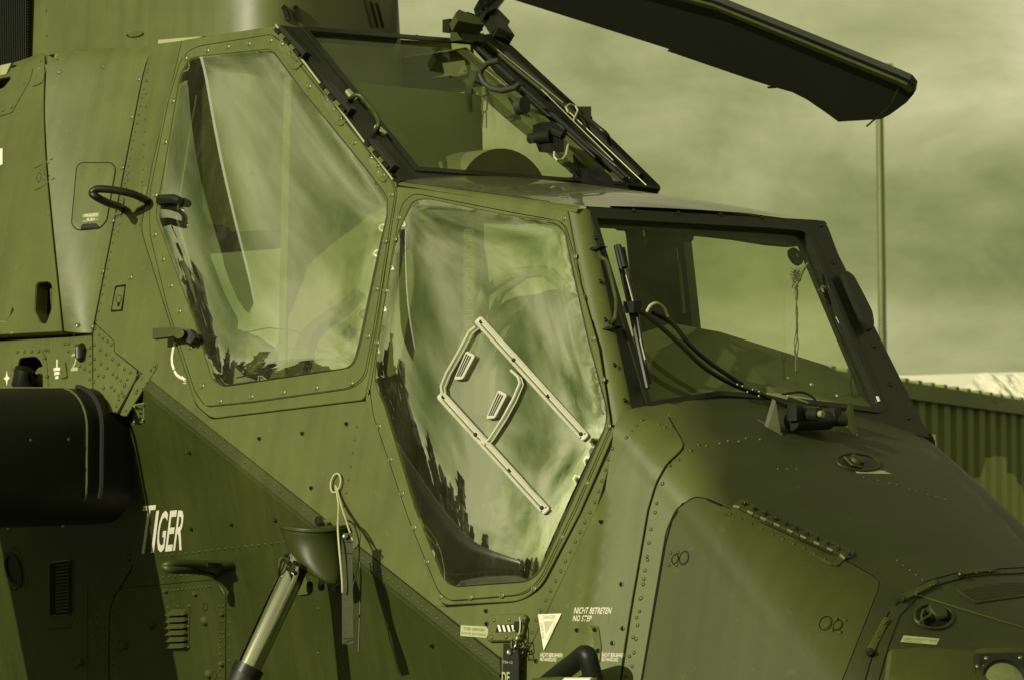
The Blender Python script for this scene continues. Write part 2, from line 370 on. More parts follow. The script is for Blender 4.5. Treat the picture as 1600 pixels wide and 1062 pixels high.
def patch(name, poly, surf, m, parent=None, holes=(), off=.003, thick=.006, chamf=.0015, step=None, reg=False, hfun=None, xf=None, smooth=None, **props):
    """plate laid on a surface: outline and holes in picture coordinates thrown onto surf, raised by off, with a bevelled rim"""
    vs, fs = cdt(poly, holes, step)
    pn = [surf(*v) for v in vs]
    P = [p + n * (off + (hfun(x, y) if hfun else 0)) for (p, n), (x, y) in zip(pn, vs)]; N = [n for p, n in pn]
    cnt = {}
    F = []
    for f in fs:
        a, b, c = (P[i] for i in f[:3])
        if (b - a).cross(c - a).dot(N[f[0]]) < 0: f = f[::-1]
        F.append(f)
        for i in range(len(f)): cnt[(f[i], f[(i + 1) % len(f)])] = 1
    be = [(a, b) for (a, b) in cnt if (b, a) not in cnt]
    outv = {}
    for a, b in be:
        d = (P[b] - P[a]);
        if d.length < 1e-9: continue
        o = d.normalized().cross(N[a]); outv.setdefault(a, V((0, 0, 0))); outv.setdefault(b, V((0, 0, 0))); outv[a] = outv[a] + o; outv[b] = outv[b] + o
    idx = {}
    verts = list(P); nF = len(F)
    c1 = min(chamf, thick * .5)
    for a, o in outv.items():
        o = o.normalized() if o.length > 1e-6 else o
        idx[a] = len(verts); verts.append(P[a] + o * chamf - N[a] * c1)
        verts.append(P[a] + o * chamf - N[a] * thick)
    for a, b in be:
        if a in idx and b in idx:
            F.append((b, a, idx[a], idx[b])); F.append((idx[b], idx[a], idx[a] + 1, idx[b] + 1))
    if xf: verts = [xf(v) for v in verts]; F = [f[::-1] for f in F]
    sm = step is not None if smooth is None else smooth
    return mk(name, verts, F, m, parent, smooth=sm, sharp=35 if sm else None, reg=reg, **props)
def mirror(P):
    s, t, z = toH(P); return H(s, W0 - t, z)
def stroke(pts, surf, w, h, n=6, lift=0, step=14):
    "a thin bead following a picture polyline on a surface; returns MB"
    mb = MB(); q = dens(pts, step, False); P = []
    for x, y in q:
        p, nn = surf(x, y); P.append(p + nn * lift)
    mb.tube(P, w, n); return mb
def bead(name, pts, surf, w, m, parent, lift=0, n=5, step=14, **k): return stroke(pts, surf, w, w, n, lift, step).build(name, m, parent, smooth=True, sharp=60, **k)
def groove(name, pts, surf, width, m, parent, lift=.0006, step=14, **k):
    "flat dark sealant strip"
    q = dens(pts, step, False); vs = []; P = [surf(x, y) for x, y in q]
    for i, (p, nn) in enumerate(P):
        a = P[max(0, i - 1)][0]; b = P[min(len(P) - 1, i + 1)][0]; d = (b - a).normalized(); w = d.cross(nn).normalized() * width * .5
        vs += [p + w + nn * lift, p + nn * (lift + .0003), p - w + nn * lift]
    fs = []
    for i in range(len(P) - 1):
        for j in (0, 1): fs.append((i * 3 + j, i * 3 + j + 1, i * 3 + j + 4, i * 3 + j + 3))
    return mk(name, vs, fs, m, parent, **k)
def rivets(pts, parent, m='rivet', r=.0042, h=.0022, name='rivet_row', surf=None, **k):
    mb = MB()
    for x, y in pts:
        p, nn = (surf or TOP)(x + random.uniform(-.25, .25), y + random.uniform(-.25, .25))
        rr = r * random.uniform(.92, 1.08)
        mb.disc(p - nn * .0005, nn, [(rr, 0), (rr * .85, h * .7 + .0005), (rr * .4, h + .0005)], 8)
    return mb.build(name, M[m], parent, smooth=True, sharp=70, kind='stuff', **k)
_sm = {}
def screw_mesh(R=.0088, dk=False):
    if (R, dk) in _sm: return _sm[(R, dk)]
    mb = MB(); z = V((0, 0, 1))
    mb.disc((0, 0, 0), z, [(R, 0), (R * .98, .0016), (R * .82, .0024), (R * .66, .0014), (R * .60, .0016), (R * .52, .0030), (R * .30, .0034)], 14)
    me = bpy.data.meshes.new('screw'); n0 = len(mb.f)
    mb.disc((0, 0, .00345), z, [(R * .24, 0), (R * .24, .00005)], 6)
    me.from_pydata([tuple(v) for v in mb.v], [], mb.f); me.update()
    for i, p in enumerate(me.polygons): p.use_smooth = True; p.material_index = 1 if i >= n0 else (1 if (3 * 14 <= i < 4 * 14) else 0)
    me.set_sharp_from_angle(angle=math.radians(50))
    me.materials.append(M['frame' if dk else 'screw']); me.materials.append(M['slot']); _sm[(R, dk)] = me; return me
def screws(pts, parent, R=.0088, name='screw', surf=None, dk=False):
    for x, y in pts:
        p, nn = (surf or TOP)(x, y); o = bpy.data.objects.new(name, screw_mesh(R, dk)); SC.collection.objects.link(o)
        o.parent = parent
        if parent.name in WM: o.matrix_parent_inverse = WM[parent.name].inverted()
        o.matrix_basis = Matrix.Translation(p + nn * .0002) @ nn.to_track_quat('Z', 'Y').to_matrix().to_4x4() @ Matrix.Rotation(random.random() * 6, 4, 'Z')
_bolt = []
def bolts(pts, parent, surf=None, name='bolt', R=.0075):
    "proud hexagonal stud with a washer"
    if not _bolt:
        mb = MB(); z = V((0, 0, 1))
        mb.disc((0, 0, 0), z, [(R, 0), (R, .0022), (R * .7, .0026)], 14); mb.disc((0, 0, .0026), z, [(R * .6, 0), (R * .6, .0045), (R * .45, .0055)], 6); mb.disc((0, 0, .008), z, [(R * .3, 0), (R * .3, .002)], 8)
        me = bpy.data.meshes.new('bolt'); me.from_pydata([tuple(v) for v in mb.v], [], mb.f); me.update(); me.materials.append(M['frame']); _bolt.append(me)
    for x, y in pts:
        p, nn = (surf or TOP)(x, y); o = bpy.data.objects.new(name, _bolt[0]); SC.collection.objects.link(o); o.parent = parent
        if parent.name in WM: o.matrix_parent_inverse = WM[parent.name].inverted()
        o.matrix_basis = Matrix.Translation(p) @ nn.to_track_quat('Z', 'Y').to_matrix().to_4x4() @ Matrix.Rotation(random.random() * 6, 4, 'Z')
_tx = {}
def text_mesh(s, shear=0, bold=0):
    k = (s, shear, bold)
    if k in _tx: return _tx[k]
    c = bpy.data.curves.new('t', 'FONT'); c.body = s; c.fill_mode = 'BOTH'; c.shear = shear; c.offset = bold; c.resolution_u = 3
    o = bpy.data.objects.new('t', c); SC.collection.objects.link(o); dg = bpy.context.evaluated_depsgraph_get(); dg.update()
    me = o.evaluated_get(dg).to_mesh(); v = [(p.co.x, p.co.y) for p in me.vertices]; f = [tuple(p.vertices) for p in me.polygons]
    o.evaluated_get(dg).to_mesh_clear(); bpy.data.objects.remove(o)
    x0 = min(a for a, b in v); x1 = max(a for a, b in v); y0 = min(b for a, b in v); y1 = max(b for a, b in v)
    _tx[k] = ([((a - x0) / (x1 - x0), (b - y0) / (y1 - y0)) for a, b in v], f); return _tx[k]
def text(name, s, bl, br, tl, m, parent, surf=None, shear=0, bold=.0, lift=.0008, **k):
    v, f = text_mesh(s, shear, bold); P = []
    sf = surf or TOP
    for a, b in v:
        x = bl[0] + (br[0] - bl[0]) * a + (tl[0] - bl[0]) * b; y = bl[1] + (br[1] - bl[1]) * a + (tl[1] - bl[1]) * b
        p, nn = sf(x, y); P.append(p + nn * lift)
    return mk(name, P, f, M[m], parent, **k)
def decal(name, poly, m, parent, surf=None, lift=.0005, thick=.0004, **k):
    return patch(name, poly, surf or TOP, M[m], parent, off=lift, thick=thick, chamf=.0001, smooth=False, **k)
def fillet(name, A, B, n_a, n_b, ra, m, parent, ks=12, segs=10, reg=True, **props):
    "rounded corner post between two planes running from A to B (on the sharp edge); n_a, n_b outward normals"
    vs = []
    th = n_a.angle(n_b); back = ra / math.cos(th / 2); mid = (n_a + n_b).normalized()
    rot = n_a.cross(n_b).normalized()
    for i in range(segs + 1):
        e = A.lerp(B, i / segs); c = e - mid * back
        for j in range(ks + 1):
            d = Matrix.Rotation(th * j / ks, 3, rot) @ n_a; vs.append(c + d * ra)
    fs = [(i * (ks + 1) + j, i * (ks + 1) + j + 1, (i + 1) * (ks + 1) + j + 1, (i + 1) * (ks + 1) + j) for i in range(segs) for j in range(ks)]
    return mk(name, vs, fs, m, parent, smooth=True, reg=reg, **props)
# ================================================================== setting
def offset_poly(poly, d):
    n = len(poly); ar = sum(poly[i][0] * poly[(i + 1) % n][1] - poly[(i + 1) % n][0] * poly[i][1] for i in range(n))
    sg = 1 if ar > 0 else -1; out = []
    for i in range(n):
        p = V(poly[i]); a = (p - V(poly[i - 1])).normalized(); b = (V(poly[(i + 1) % n]) - p).normalized()
        na = V((a.y, -a.x)) * sg; nb = V((b.y, -b.x)) * sg; m = (na + nb)
        m = m / max(.35, m.length_squared / 2) if m.length > 1e-6 else na
        out.append(tuple(p + m * d))
    return out
GZ = 0.0
mk('ground', [(-900, -600, 0), (900, -600, 0), (900, 1600, 0), (-900, 1600, 0)], [(0, 1, 2, 3)], M['concrete'], kind='structure')
# ================================================================== helicopter shells
HELI = thing('attack_helicopter', H(-.3, W0 / 2, 0) * 1, 'dark olive two-seat attack helicopter with flat canopy panes filling the frame', 'helicopter')
HELI.location.z = 0; WM[HELI.name] = Matrix.Translation(HELI.location)
GR = rnd([(300, 97), (312, 93), (427, 81), (475, 146), (573, 266), (606, 310), (604, 341), (564, 534), (553, 573), (350, 603), (337, 592), (311, 506), (249, 338), (262, 268), (287, 120)], [3, 5, 8, 4, 4, 10, 8, 10, 16, 12, 8, 4, 10, 4, 6])
GF = rnd([(650, 317), (672, 315), (790, 340), (868, 350), (882, 362), (919, 530), (949, 640), (946, 668), (846, 889), (828, 907), (712, 915), (698, 903), (655, 796), (606, 632), (591, 598), (594, 565), (626, 370)], [14, 6, 3, 6, 8, 3, 10, 10, 10, 14, 8, 12, 3, 4, 14, 8, 10])
CUT = [(-120, 140), (0, 120), (50, 110), (90, 93), (150, 75), (240, 70), (287, 64), (437, 41), (622, 290), (886, 330), (948, 660), (972, 668), (897, 1062), (860, 1250), (1000, 1300), (783, 1055), (223, 606), (205, 640), (-120, 640)]
CUT = [(-120, 150), (0, 132), (50, 122), (94, 116), (150, 104), (228, 100), (242, 72), (287, 66), (437, 43), (622, 290), (886, 330), (948, 660), (972, 668), (893, 1085), (821, 1085), (783, 1055), (223, 606), (190, 645), (-120, 645)]
HOLE_A = rnd([(-14, 136), (34, 127), (33, 132), (20, 148), (-14, 146)], [2, 3, 14, 14, 2])
HOLE_B = rnd([(23, 625), (26, 590), (32, 559), (60, 556), (69, 570), (70, 625)], [1, 6, 6, 8, 6, 1])
HOLE_C = rnd([(74, 452), (78, 447), (94, 446), (99, 452), (98, 490), (90, 512), (82, 512), (72, 492)], 4)
RECESS = [HOLE_A, HOLE_B, HOLE_C]
shell = patch('fuselage_shell', CUT, S1, M['gap'], HELI, holes=[GR, GF] + RECESS, off=0, thick=.02, reg=True)
patch('lower_fuselage_shell', [(-140, 610), (190, 600), (223, 606), (783, 1055), (960, 1197), (960, 1330), (-140, 1330)], S2, M['gap'], HELI, off=0, thick=.02, reg=True)
# nose loft
s0, _, z0 = toH(S1(975, 657)[0])
NS = []
def nose_section(s):
    u = s - s0
    hw = W0 / 2 - LEAN * z0 - .015 * u - .45 * max(0, u - .3) ** 2
    zt = z0 + .028 - .60 * u - .20 * u * u
    if u > 1.0: zt -= .9 * (u - 1.0) ** 2; hw -= .35 * (u - 1.0) ** 2
    r = .085 + .27 * max(0, u) ; b = r; out = []
    cr = lambda x: .035 * (1 - x * x)
    def wd(z): return hw - LEAN * (z - zt)
    w0 = wd(zt - r) ; side = []
    for k in range(9): z = -2.1 + (zt - r + 2.1) * (k / 9) ** .6; side.append((wd(z), z))
    for k in range(11):
        f = math.pi / 2 * k / 10; side.append((w0 - r * 1.15 * (1 - math.cos(f)), zt - r + r * math.sin(f)))
    wt = side[-1][0]
    for k in range(1, 11): x = 1 - k / 10; side.append((wt * x, zt + .045 * (1 - x * x)))
    full = [(W0 / 2 - w_, z) for w_, z in side] + [(W0 / 2 + w_, z) for w_, z in side[-2::-1]]
    return [H(s, t, z - .055 * (t + .13)) for t, z in full]
secs = []
us = [-.02 + 1.62 * i / 40 for i in range(41)]
import itertools
for u in us:
    q = nose_section(s0 + u)
    secs.append(q)
nn_ = len(secs[0]); vs = [p for q in secs for p in q]
fs = [(i * nn_ + j, i * nn_ + j + 1, (i + 1) * nn_ + j + 1, (i + 1) * nn_ + j) for i in range(len(secs) - 1) for j in range(nn_ - 1)]
fs = [f[::-1] for f in fs]
fs.append(tuple((len(secs) - 1) * nn_ + j for j in range(nn_)))
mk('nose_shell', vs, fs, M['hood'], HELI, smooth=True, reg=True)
BODY = Snap()
class Soft:
    "smoothed version of a ray-cast surface (averages the normal) so that curved plates shade softly"
    def __init__(s, b, e=7): s.b = b; s.e = e
    def __call__(s, x, y):
        p, n = s.b(x, y); m = n.copy()
        for dx, dy in ((s.e, 0), (-s.e, 0), (0, s.e), (0, -s.e)):
            q, k = s.b(x + dx, y + dy)
            if (q - p).length < .25: m += k
        return p, m.normalized()
SB = Soft(BODY)
# ================================================================== skin panels
P_ = M['paint']
def panel(poly, m=P_, surf=S1, holes=(), r=2, off_=.003, name='skin_panel', **k):
    k.setdefault('reg', True); k.setdefault('chamf', .0014)
    return patch(name, rnd(poly, r), surf, m, HELI, holes=holes, off=off_, **k)
pa = panel(off_=.045, thick=.05, surf=S1, poly=[(-118, 142), (0, 121), (50, 111), (86, 95), (84, 180), (88, 270), (99, 380), (114, 523), (-118, 534)], holes=[HOLE_A, HOLE_C], r=[1, 1, 1, 1, 40, 40, 1, 1, 1])
XL = lambda y: np.interp(y, [90, 180, 270, 380, 525], [90, 88, 92, 103, 118]); XR = lambda y: np.interp(y, [71, 125, 503, 520], [234, 221, 147, 146])
def bulge(x, y):
    u = max(0, min(1, (x - XL(y)) / (XR(y) - XL(y)))); g = 1 - math.exp(-max(0, y - 70) / 16)
    return (.042 * (1 - u) ** 2.1) * (.55 + .45 * g) - .02 * math.exp(-max(0, y - 74) / 12)
pb = panel([(90, 93), (120, 80), (150, 75), (234, 71), (221, 125), (147, 503), (144, 520), (118, 523), (103, 380), (92, 270), (87, 180)], m=M['bulge'], r=[1, 6, 6, 1, 8, 1, 1, 1, 30, 30, 30], step=9, hfun=bulge, thick=.05, name='cowl_panel')
FL = [(216, 577), (783, 1027)]                       # upper edge of the joint strip
panel([(238, 71), (284, 65), (236, 266), (220, 359), (268, 514), (307, 634), (331, 656), (572, 627), (594, 670), (692, 944), (697, 947), (680, 945), (782, 1026), (216, 577), (200, 564), (180, 549), (181, 533), (150, 505), (224, 125)], r=[1, 1, 1, 14, 1, 6, 6, 4, 1, 1, 1, 1, 1, 1, 1, 4, 6, 4, 1], m=P_)
panel([(699, 949), (815, 941), (850, 919), (911, 800), (967, 676), (932, 795), (811, 1046), (784, 1026), (684, 947)], r=[1, 22, 18, 1, 1, 1, 1, 1, 1])
# forward panels run from the flat side over the shoulder of the nose
panel([(935, 795), (976, 705), (986, 680), (1003, 662), (1040, 651), (1068, 700), (1040, 727), (1025, 757), (1013, 797), (985, 960), (960, 1120), (812, 1120), (814, 1049)], surf=SB, step=11, off_=.0075, thick=.014, r=[1, 6, 3, 1, 1, 10, 8, 8, 1, 1, 1, 1, 1])
NE = [(1071, 700), (1300, 682), (1452, 706), (1560, 770), (1640, 850), (1640, 890), (1600, 886), (1520, 888), (1450, 903), (1400, 935), (1376, 975), (1352, 1075), (1322, 1120)]
DOORN = rnd([(1043, 830), (1058, 796), (1086, 777), (1108, 781), (1128, 790), (1330, 882), (1372, 906), (1372, 918), (1352, 968), (1310, 1075), (1300, 1130), (985, 1130), (1004, 1062)], [10, 10, 8, 6, 6, 8, 14, 10, 10, 1, 1, 1, 1])
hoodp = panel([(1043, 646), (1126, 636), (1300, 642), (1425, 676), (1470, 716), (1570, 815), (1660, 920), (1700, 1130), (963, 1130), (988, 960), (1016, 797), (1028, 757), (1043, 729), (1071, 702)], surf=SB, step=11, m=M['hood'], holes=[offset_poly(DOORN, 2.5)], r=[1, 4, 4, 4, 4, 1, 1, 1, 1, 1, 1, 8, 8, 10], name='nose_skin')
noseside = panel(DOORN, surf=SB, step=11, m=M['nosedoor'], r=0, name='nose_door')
panel([(785, 1028), (811, 1048), (812, 1100), (785, 1100)])
q = [(1043, 652), (1069, 699), (1041, 728), (1026, 757), (1014, 797), (986, 960), (961, 1120)]
groove('seam', q, SB, .0045, M['gap'], HELI, lift=.002)
q = offset_poly(DOORN, 1.4); groove('seam', q + [q[0]], SB, .006, M['gap'], noseside, lift=.002)
# joint strip above the crease, dark paint
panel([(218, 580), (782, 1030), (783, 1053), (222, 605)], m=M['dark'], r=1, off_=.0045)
bead('crease_moulding', [(224, 607), (783, 1055)], S1, .0042, M['dark'], HELI, lift=.0035)
# aft lower belt
panel([(-118, 541), (0, 534), (144, 525), (145, 644), (-118, 644)], m=M['paint'], holes=[HOLE_B], r=1)
panel([(147, 521), (150, 508), (179, 534), (178, 550), (214, 579), (212, 592), (184, 643), (147, 643)], m=M['paint'], r=[1, 1, 5, 5, 1, 3, 1, 1])
panel([(241, 566), (247, 569), (247, 574), (199, 650), (190, 648), (214, 598)], m=M['paint'], r=2, off_=.006, name='lap_strap')
# lower side, canted inward under the crease
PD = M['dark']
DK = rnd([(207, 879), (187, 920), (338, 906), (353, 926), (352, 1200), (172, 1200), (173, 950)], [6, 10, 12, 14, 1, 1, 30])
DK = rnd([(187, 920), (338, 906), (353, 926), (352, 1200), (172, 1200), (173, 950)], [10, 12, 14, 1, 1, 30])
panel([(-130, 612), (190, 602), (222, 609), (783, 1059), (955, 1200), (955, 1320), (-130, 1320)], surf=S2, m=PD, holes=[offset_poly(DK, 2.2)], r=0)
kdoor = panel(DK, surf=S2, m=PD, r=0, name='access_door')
groove('seam', [(207, 881), (205, 890), (187, 919)], TOP, .005, M['gap'], HELI)
groove('seam', [(137, 912), (137, 1062)], TOP, .002, M['gap'], HELI)
# ================================================================== window doors
def bubble(poly, hmax, step=10, it=0):
    "blown pane: the bulge is a smooth mean of the distances to the sides, so the reflections run without ripples"
    core = []
    for i in range(0, len(poly)):                       # the long straight sides of the outline
        a_, b_ = V(poly[i]), V(poly[(i + 1) % len(poly)])
        if (b_ - a_).length > 34: core.append((a_, (b_ - a_).normalized()))
    vs, fs = cdt(poly, [], step); cx = sum(p[0] for p in poly) / len(poly); cy = sum(p[1] for p in poly) / len(poly)
    def dist(p, a_, d): return abs((p - a_).x * d.y - (p - a_).y * d.x)
    h = []
    for x, y in vs:
        p = V((x, y)); e = edge_d(x, y, poly)
        h.append(1 / sum(1 / (dist(p, a_, d) + 22) for a_, d in core))
    h = np.array(h); h = (h - h.min()) / (h.max() - h.min()) * hmax
    return vs, fs, h
def pane(name, poly, surf, hmax, m, parent, base=.004, xf=None, step=8):
    vs, fs, h = bubble(poly, hmax, step); P = []; N = None; F = []
    for (x, y), k in zip(vs, h): p, N = surf(x, y); P.append(p + N * (base + k))
    for f in fs:
        a, b, c = (P[i] for i in f[:3]); F.append(f if (b - a).cross(c - a).dot(N) > 0 else f[::-1])
    if xf: P = [xf(p) for p in P]; F = [f[::-1] for f in F]
    return mk(name, P, F, m, parent, smooth=True)
RO = [(287, 65), (436, 42), (620, 284), (621, 304), (592, 500), (578, 590), (571, 624), (333, 653), (309, 632), (271, 513), (223, 359), (239, 266)]
FO = [(622, 294), (660, 298), (888, 331), (950, 664), (963, 670), (907, 800), (846, 916), (816, 938), (697, 944), (684, 931), (573, 626), (580, 590), (594, 502), (622, 306)]
ROr = rnd(RO, [4, 4, 8, 6, 1, 1, 8, 10, 10, 2, 14, 2]); FOr = rnd(FO, [4, 2, 2, 4, 6, 4, 16, 18, 12, 8, 8, 2, 1, 4])
doorR = patch('side_window', ROr, S1, M['door'], HELI, holes=[GR], off=.006, thick=.012, chamf=.002, reg=True)
doorF = patch('side_window', FOr, S1, M['door'], HELI, holes=[GF], off=.006, thick=.012, chamf=.002, reg=True)
BZR = rnd([(296, 80), (312, 73), (424, 55), (439, 66), (612, 281), (620, 302), (585, 520), (571, 590), (550, 606), (400, 627), (322, 635), (305, 610), (262, 478), (235, 366), (235, 302), (264, 158), (283, 95)], [6, 6, 6, 4, 8, 10, 4, 18, 12, 4, 10, 6, 3, 12, 10, 4, 8])
BZF = rnd([(646, 303), (800, 333), (873, 346), (884, 355), (938, 545), (957, 665), (900, 795), (846, 906), (820, 928), (705, 938), (686, 924), (640, 812), (584, 648), (579, 610), (614, 395), (628, 320)], [14, 3, 6, 8, 3, 10, 3, 16, 18, 12, 14, 3, 8, 8, 4, 12])
bzR = patch('bezel', BZR, S1, M['door'], doorR, holes=[offset_poly(GR, 3.5)], off=.0092, thick=.0035, chamf=.0012, reg=True)
bzF = patch('bezel', BZF, S1, M['door'], doorF, holes=[offset_poly(GF, 3.5)], off=.0092, thick=.0035, chamf=.0012, reg=True)
for g, d, b in ((GR, doorR, BZR), (GF, doorF, BZF)):
    q = offset_poly(g, .6); groove('window_seal', q + [q[0]], TOP, .0035, M['rubber'], d, step=20)
    q = offset_poly(b, .8); groove('seam', q + [q[0]], TOP, .0022, M['gap'], d, lift=.0003, step=20)
gR = pane('glass', offset_poly(GR, 2), S1, .026, M['side_glass'], doorR)
gF = pane('glass', offset_poly(GF, 2), S1, .041, M['side_glass'], doorF)
screws([(324, 79), (356, 73), (389, 68), (290, 91), (270, 158), (258, 222), (243, 305), (242, 366), (255, 405), (267, 446), (280, 486), (297, 542), (316, 602), (344, 626), (393, 619),
        (443, 612), (494, 605), (549, 598), (575, 525), (588, 451), (602, 377), (612, 304), (600, 282), (589, 269), (423, 63), (483, 135), (554, 223)], doorR)
screws([(623, 340), (617, 374), (602, 454), (589, 535), (576, 612), (592, 665), (610, 717), (628, 770), (647, 823), (667, 877), (688, 931), (735, 932), (784, 929), (834, 919), (877, 838), (916, 754), (951, 665), (942, 593),
        (927, 528), (913, 464), (898, 401), (881, 341)], doorF)
# far (port) side: the same frames mirrored
ps = patch('far_side_frame', [(240, 74), (287, 66), (437, 42), (622, 284), (886, 325), (950, 664), (893, 1085), (821, 1085), (240, 620)], S1, M['interior'], HELI, holes=[GR, GF], off=.0, thick=.05, xf=mirror)
pane('far_side_glass', offset_poly(GR, 2), S1, .03, M['port_glass'], ps, xf=mirror, step=30); pane('far_side_glass', offset_poly(GF, 2), S1, .03, M['port_glass'], ps, xf=mirror, step=30)
# ================================================================== canopy roof, screens
def plane3(a, b, c):
    n = (b - a).cross(c - a).normalized(); return Plane(a, n if n.dot(CAM - a) > 0 else -n)
ea, eb, ec, ed = S1(439, 42)[0], S1(622, 284)[0], S1(904, 322)[0], S1(975, 660)[0]
WR = plane3(ea, eb, mirror(ea)); WF = plane3(ec, ed, mirror(ec)); RFp = plane3(eb, ec, mirror(eb))
def pr(P): return proj(P)
wrb = [pr(ea), pr(mirror(ea)), pr(mirror(eb)), pr(eb)]; wfb = [pr(ec), pr(mirror(ec)), pr(mirror(ed)), pr(ed)]
print('rear screen px', wrb); print('front screen px', wfb, 's0', s0, z0)
GW = [(481, 51), (738, 72), (978, 288), (652, 264)]
wr = patch('rear_windscreen', [(441, 42), wrb[1], wrb[2], (624, 284)], WR, M['frame'], HELI, holes=[GW], off=.004, thick=.035, chamf=.003, reg=True)
patch('glass', offset_poly(GW, 3), WR, M['front_glass'], wr, off=-.004, thick=.0005, chamf=0)
patch('bezel', rnd(offset_poly(GW, 6), 3), WR, M['frame'], wr, holes=[rnd(GW, 2)], off=.008, thick=.004, reg=True)
GWF = rnd([(931, 342), (1200, 357), (1258, 362), (1374, 638), (1200, 617), (1125, 611), (1016, 628)], [2, 1, 12, 4, 8, 8, 3])
wf = patch('front_windscreen', rnd([(921, 324), wfb[1], (1310, 398), (1453, 683), (1300, 652), (1126, 644), (992, 660)], [1, 12, 3, 4, 3, 3, 1]), WF, M['frame'], HELI, holes=[GWF], off=.0, thick=.04, chamf=.004, reg=True)
patch('glass', offset_poly(GWF, 3), WF, M['front_glass'], wf, off=-.012, thick=.0005, chamf=0)
q = offset_poly(GWF, 7); patch('bezel', rnd(q, 3), WF, M['frame'], wf, holes=[GWF], off=.004, thick=.004, reg=True)
fillet('corner_post', ec.lerp(ed, -.0), ed, N1, WF.N, .045, M['paint'], HELI)
fillet('roof_rail', eb, ec, N1, RFp.N, .022, M['paint'], HELI)
fillet('roof_front_bar', ec.lerp(mirror(ec), .03), mirror(ec), RFp.N, WF.N, .02, M['frame'], HELI)
# roof skin with a crown
NU, NV = 10, 24; vs = []
for i in range(NU + 1):
    for j in range(NV + 1):
        u, v = i / NU, j / NV; a = eb.lerp(ec, u); b = mirror(a); vv = .022 + v * (1 - .044) / 1.0
        p = a.lerp(b, min(1, .018 + v * .964)); vs.append(p + RFp.N * (.034 * (1 - (2 * v - 1) ** 2) ** .8 * (1 - .75 * u ** 4) + .001))
fs = [(i * (NV + 1) + j, i * (NV + 1) + j + 1, (i + 1) * (NV + 1) + j + 1, (i + 1) * (NV + 1) + j) for i in range(NU) for j in range(NV)]
roof = mk('canopy_roof', vs, fs, M['roofpaint'], HELI, smooth=True, reg=True)
exec_after = []
# ================================================================== mast fairing behind the cockpit
def fair_sec(z):
    k = .03 * (z - .3); out = []
    hw, c, sf = .36 - max(0, k), W0 / 2, -1.35 - k * 2
    out += [(-3.4, c - hw), (-2.6, c - hw), (-2.43, c - hw)]
    for j in range(25):
        a = -math.pi / 2 + math.pi * j / 24; e_ = 2 / 4; out.append((sf - .45 + .45 * math.cos(a) ** e_ if abs(math.cos(a)) > 1e-6 else sf - .45, c + hw * abs(math.sin(a)) ** e_ * (1 if a > 0 else -1)))
    out += [(-2.6, c + hw), (-3.4, c + hw)]; return [H(s_, t_, z) for s_, t_ in out]
zs = [.02, .29, .5, .7, .9, 1.1]; vs = [p for z in zs for p in fair_sec(z)]; n = len(vs) // len(zs)
fs = [(i * n + j, i * n + j + 1, (i + 1) * n + j + 1, (i + 1) * n + j) for i in range(len(zs) - 1) for j in range(n - 1)]
fs += [tuple((len(zs) - 1) * n + j for j in range(n))]
fair = mk('mast_fairing', vs, fs, M['bulge'], HELI, smooth=True, sharp=50, reg=True)
PF = atT(W0 / 2 - .36)
# intake screen on the side of the fairing, a woven mesh in a recessed frame
mb = MB(); A0 = H(-2.955, W0 / 2 - .36, .18)
for i in range(58): mb.box(A0 + Fd * (i * .009) - Qd * .012 + Zd * .48, Fd * .0035, Qd * .004, Zd * .96)
for i in range(106): mb.box(A0 + Fd * .26 - Qd * .008 + Zd * (i * .009), Fd * .52, Qd * .004, Zd * .0035)
isc = mb.build('intake_screen', M['mesh'], HELI, kind='stuff')
mk('intake_backing', [A0 - Qd * .003, A0 + Fd * .52 - Qd * .003, A0 + Fd * .52 - Qd * .003 + Zd * .98, A0 - Qd * .003 + Zd * .98], [(0, 1, 2, 3)], M['gap'], HELI)
# small clip, streaks
clip = patch('latch_plate', rnd(ellipse(212, 54, 13, 4, -.12, 10), 0), TOP, M['paint'], HELI, off=.006, thick=.008)
bolts([(202, 56)], clip, R=.006); rivets([(217, 53), (221, 53), (73, 17), (73, 56)], clip, r=.004, h=.003)
for x in (441, 458):
    mb = stroke([(x, 11), (x + 3, 14), (x + 8, 33)], TOP, .008, .008, 6, lift=.008); mb.build('lifting_lug', M['frame'], HELI, smooth=True)
for k in range(3):
    stroke([(570 + k * 9, 0 + k * 2), (582 + k * 8, 44)], TOP, .004, .004, 5, lift=.003).build('fairing_rib', M['frame'], HELI)
# roof spine between canopy and fairing
patch('deck_lip', [(247, 63), (318, 57), (300, 62), (262, 67), (247, 69)], atT(.16), M['label'], HELI, off=.0, thick=.01)
patch('cowl_lip', [(-60, 128), (5, 104), (18, 100), (62, 85), (90, 93), (50, 108), (0, 119)], atT(.10), M['paint'], HELI, off=0, thick=.02)
patch('cowl_corner', [(0, 103), (17, 99), (9, 116), (0, 118)], atT(.08), M['label'], HELI, off=0, thick=.01)
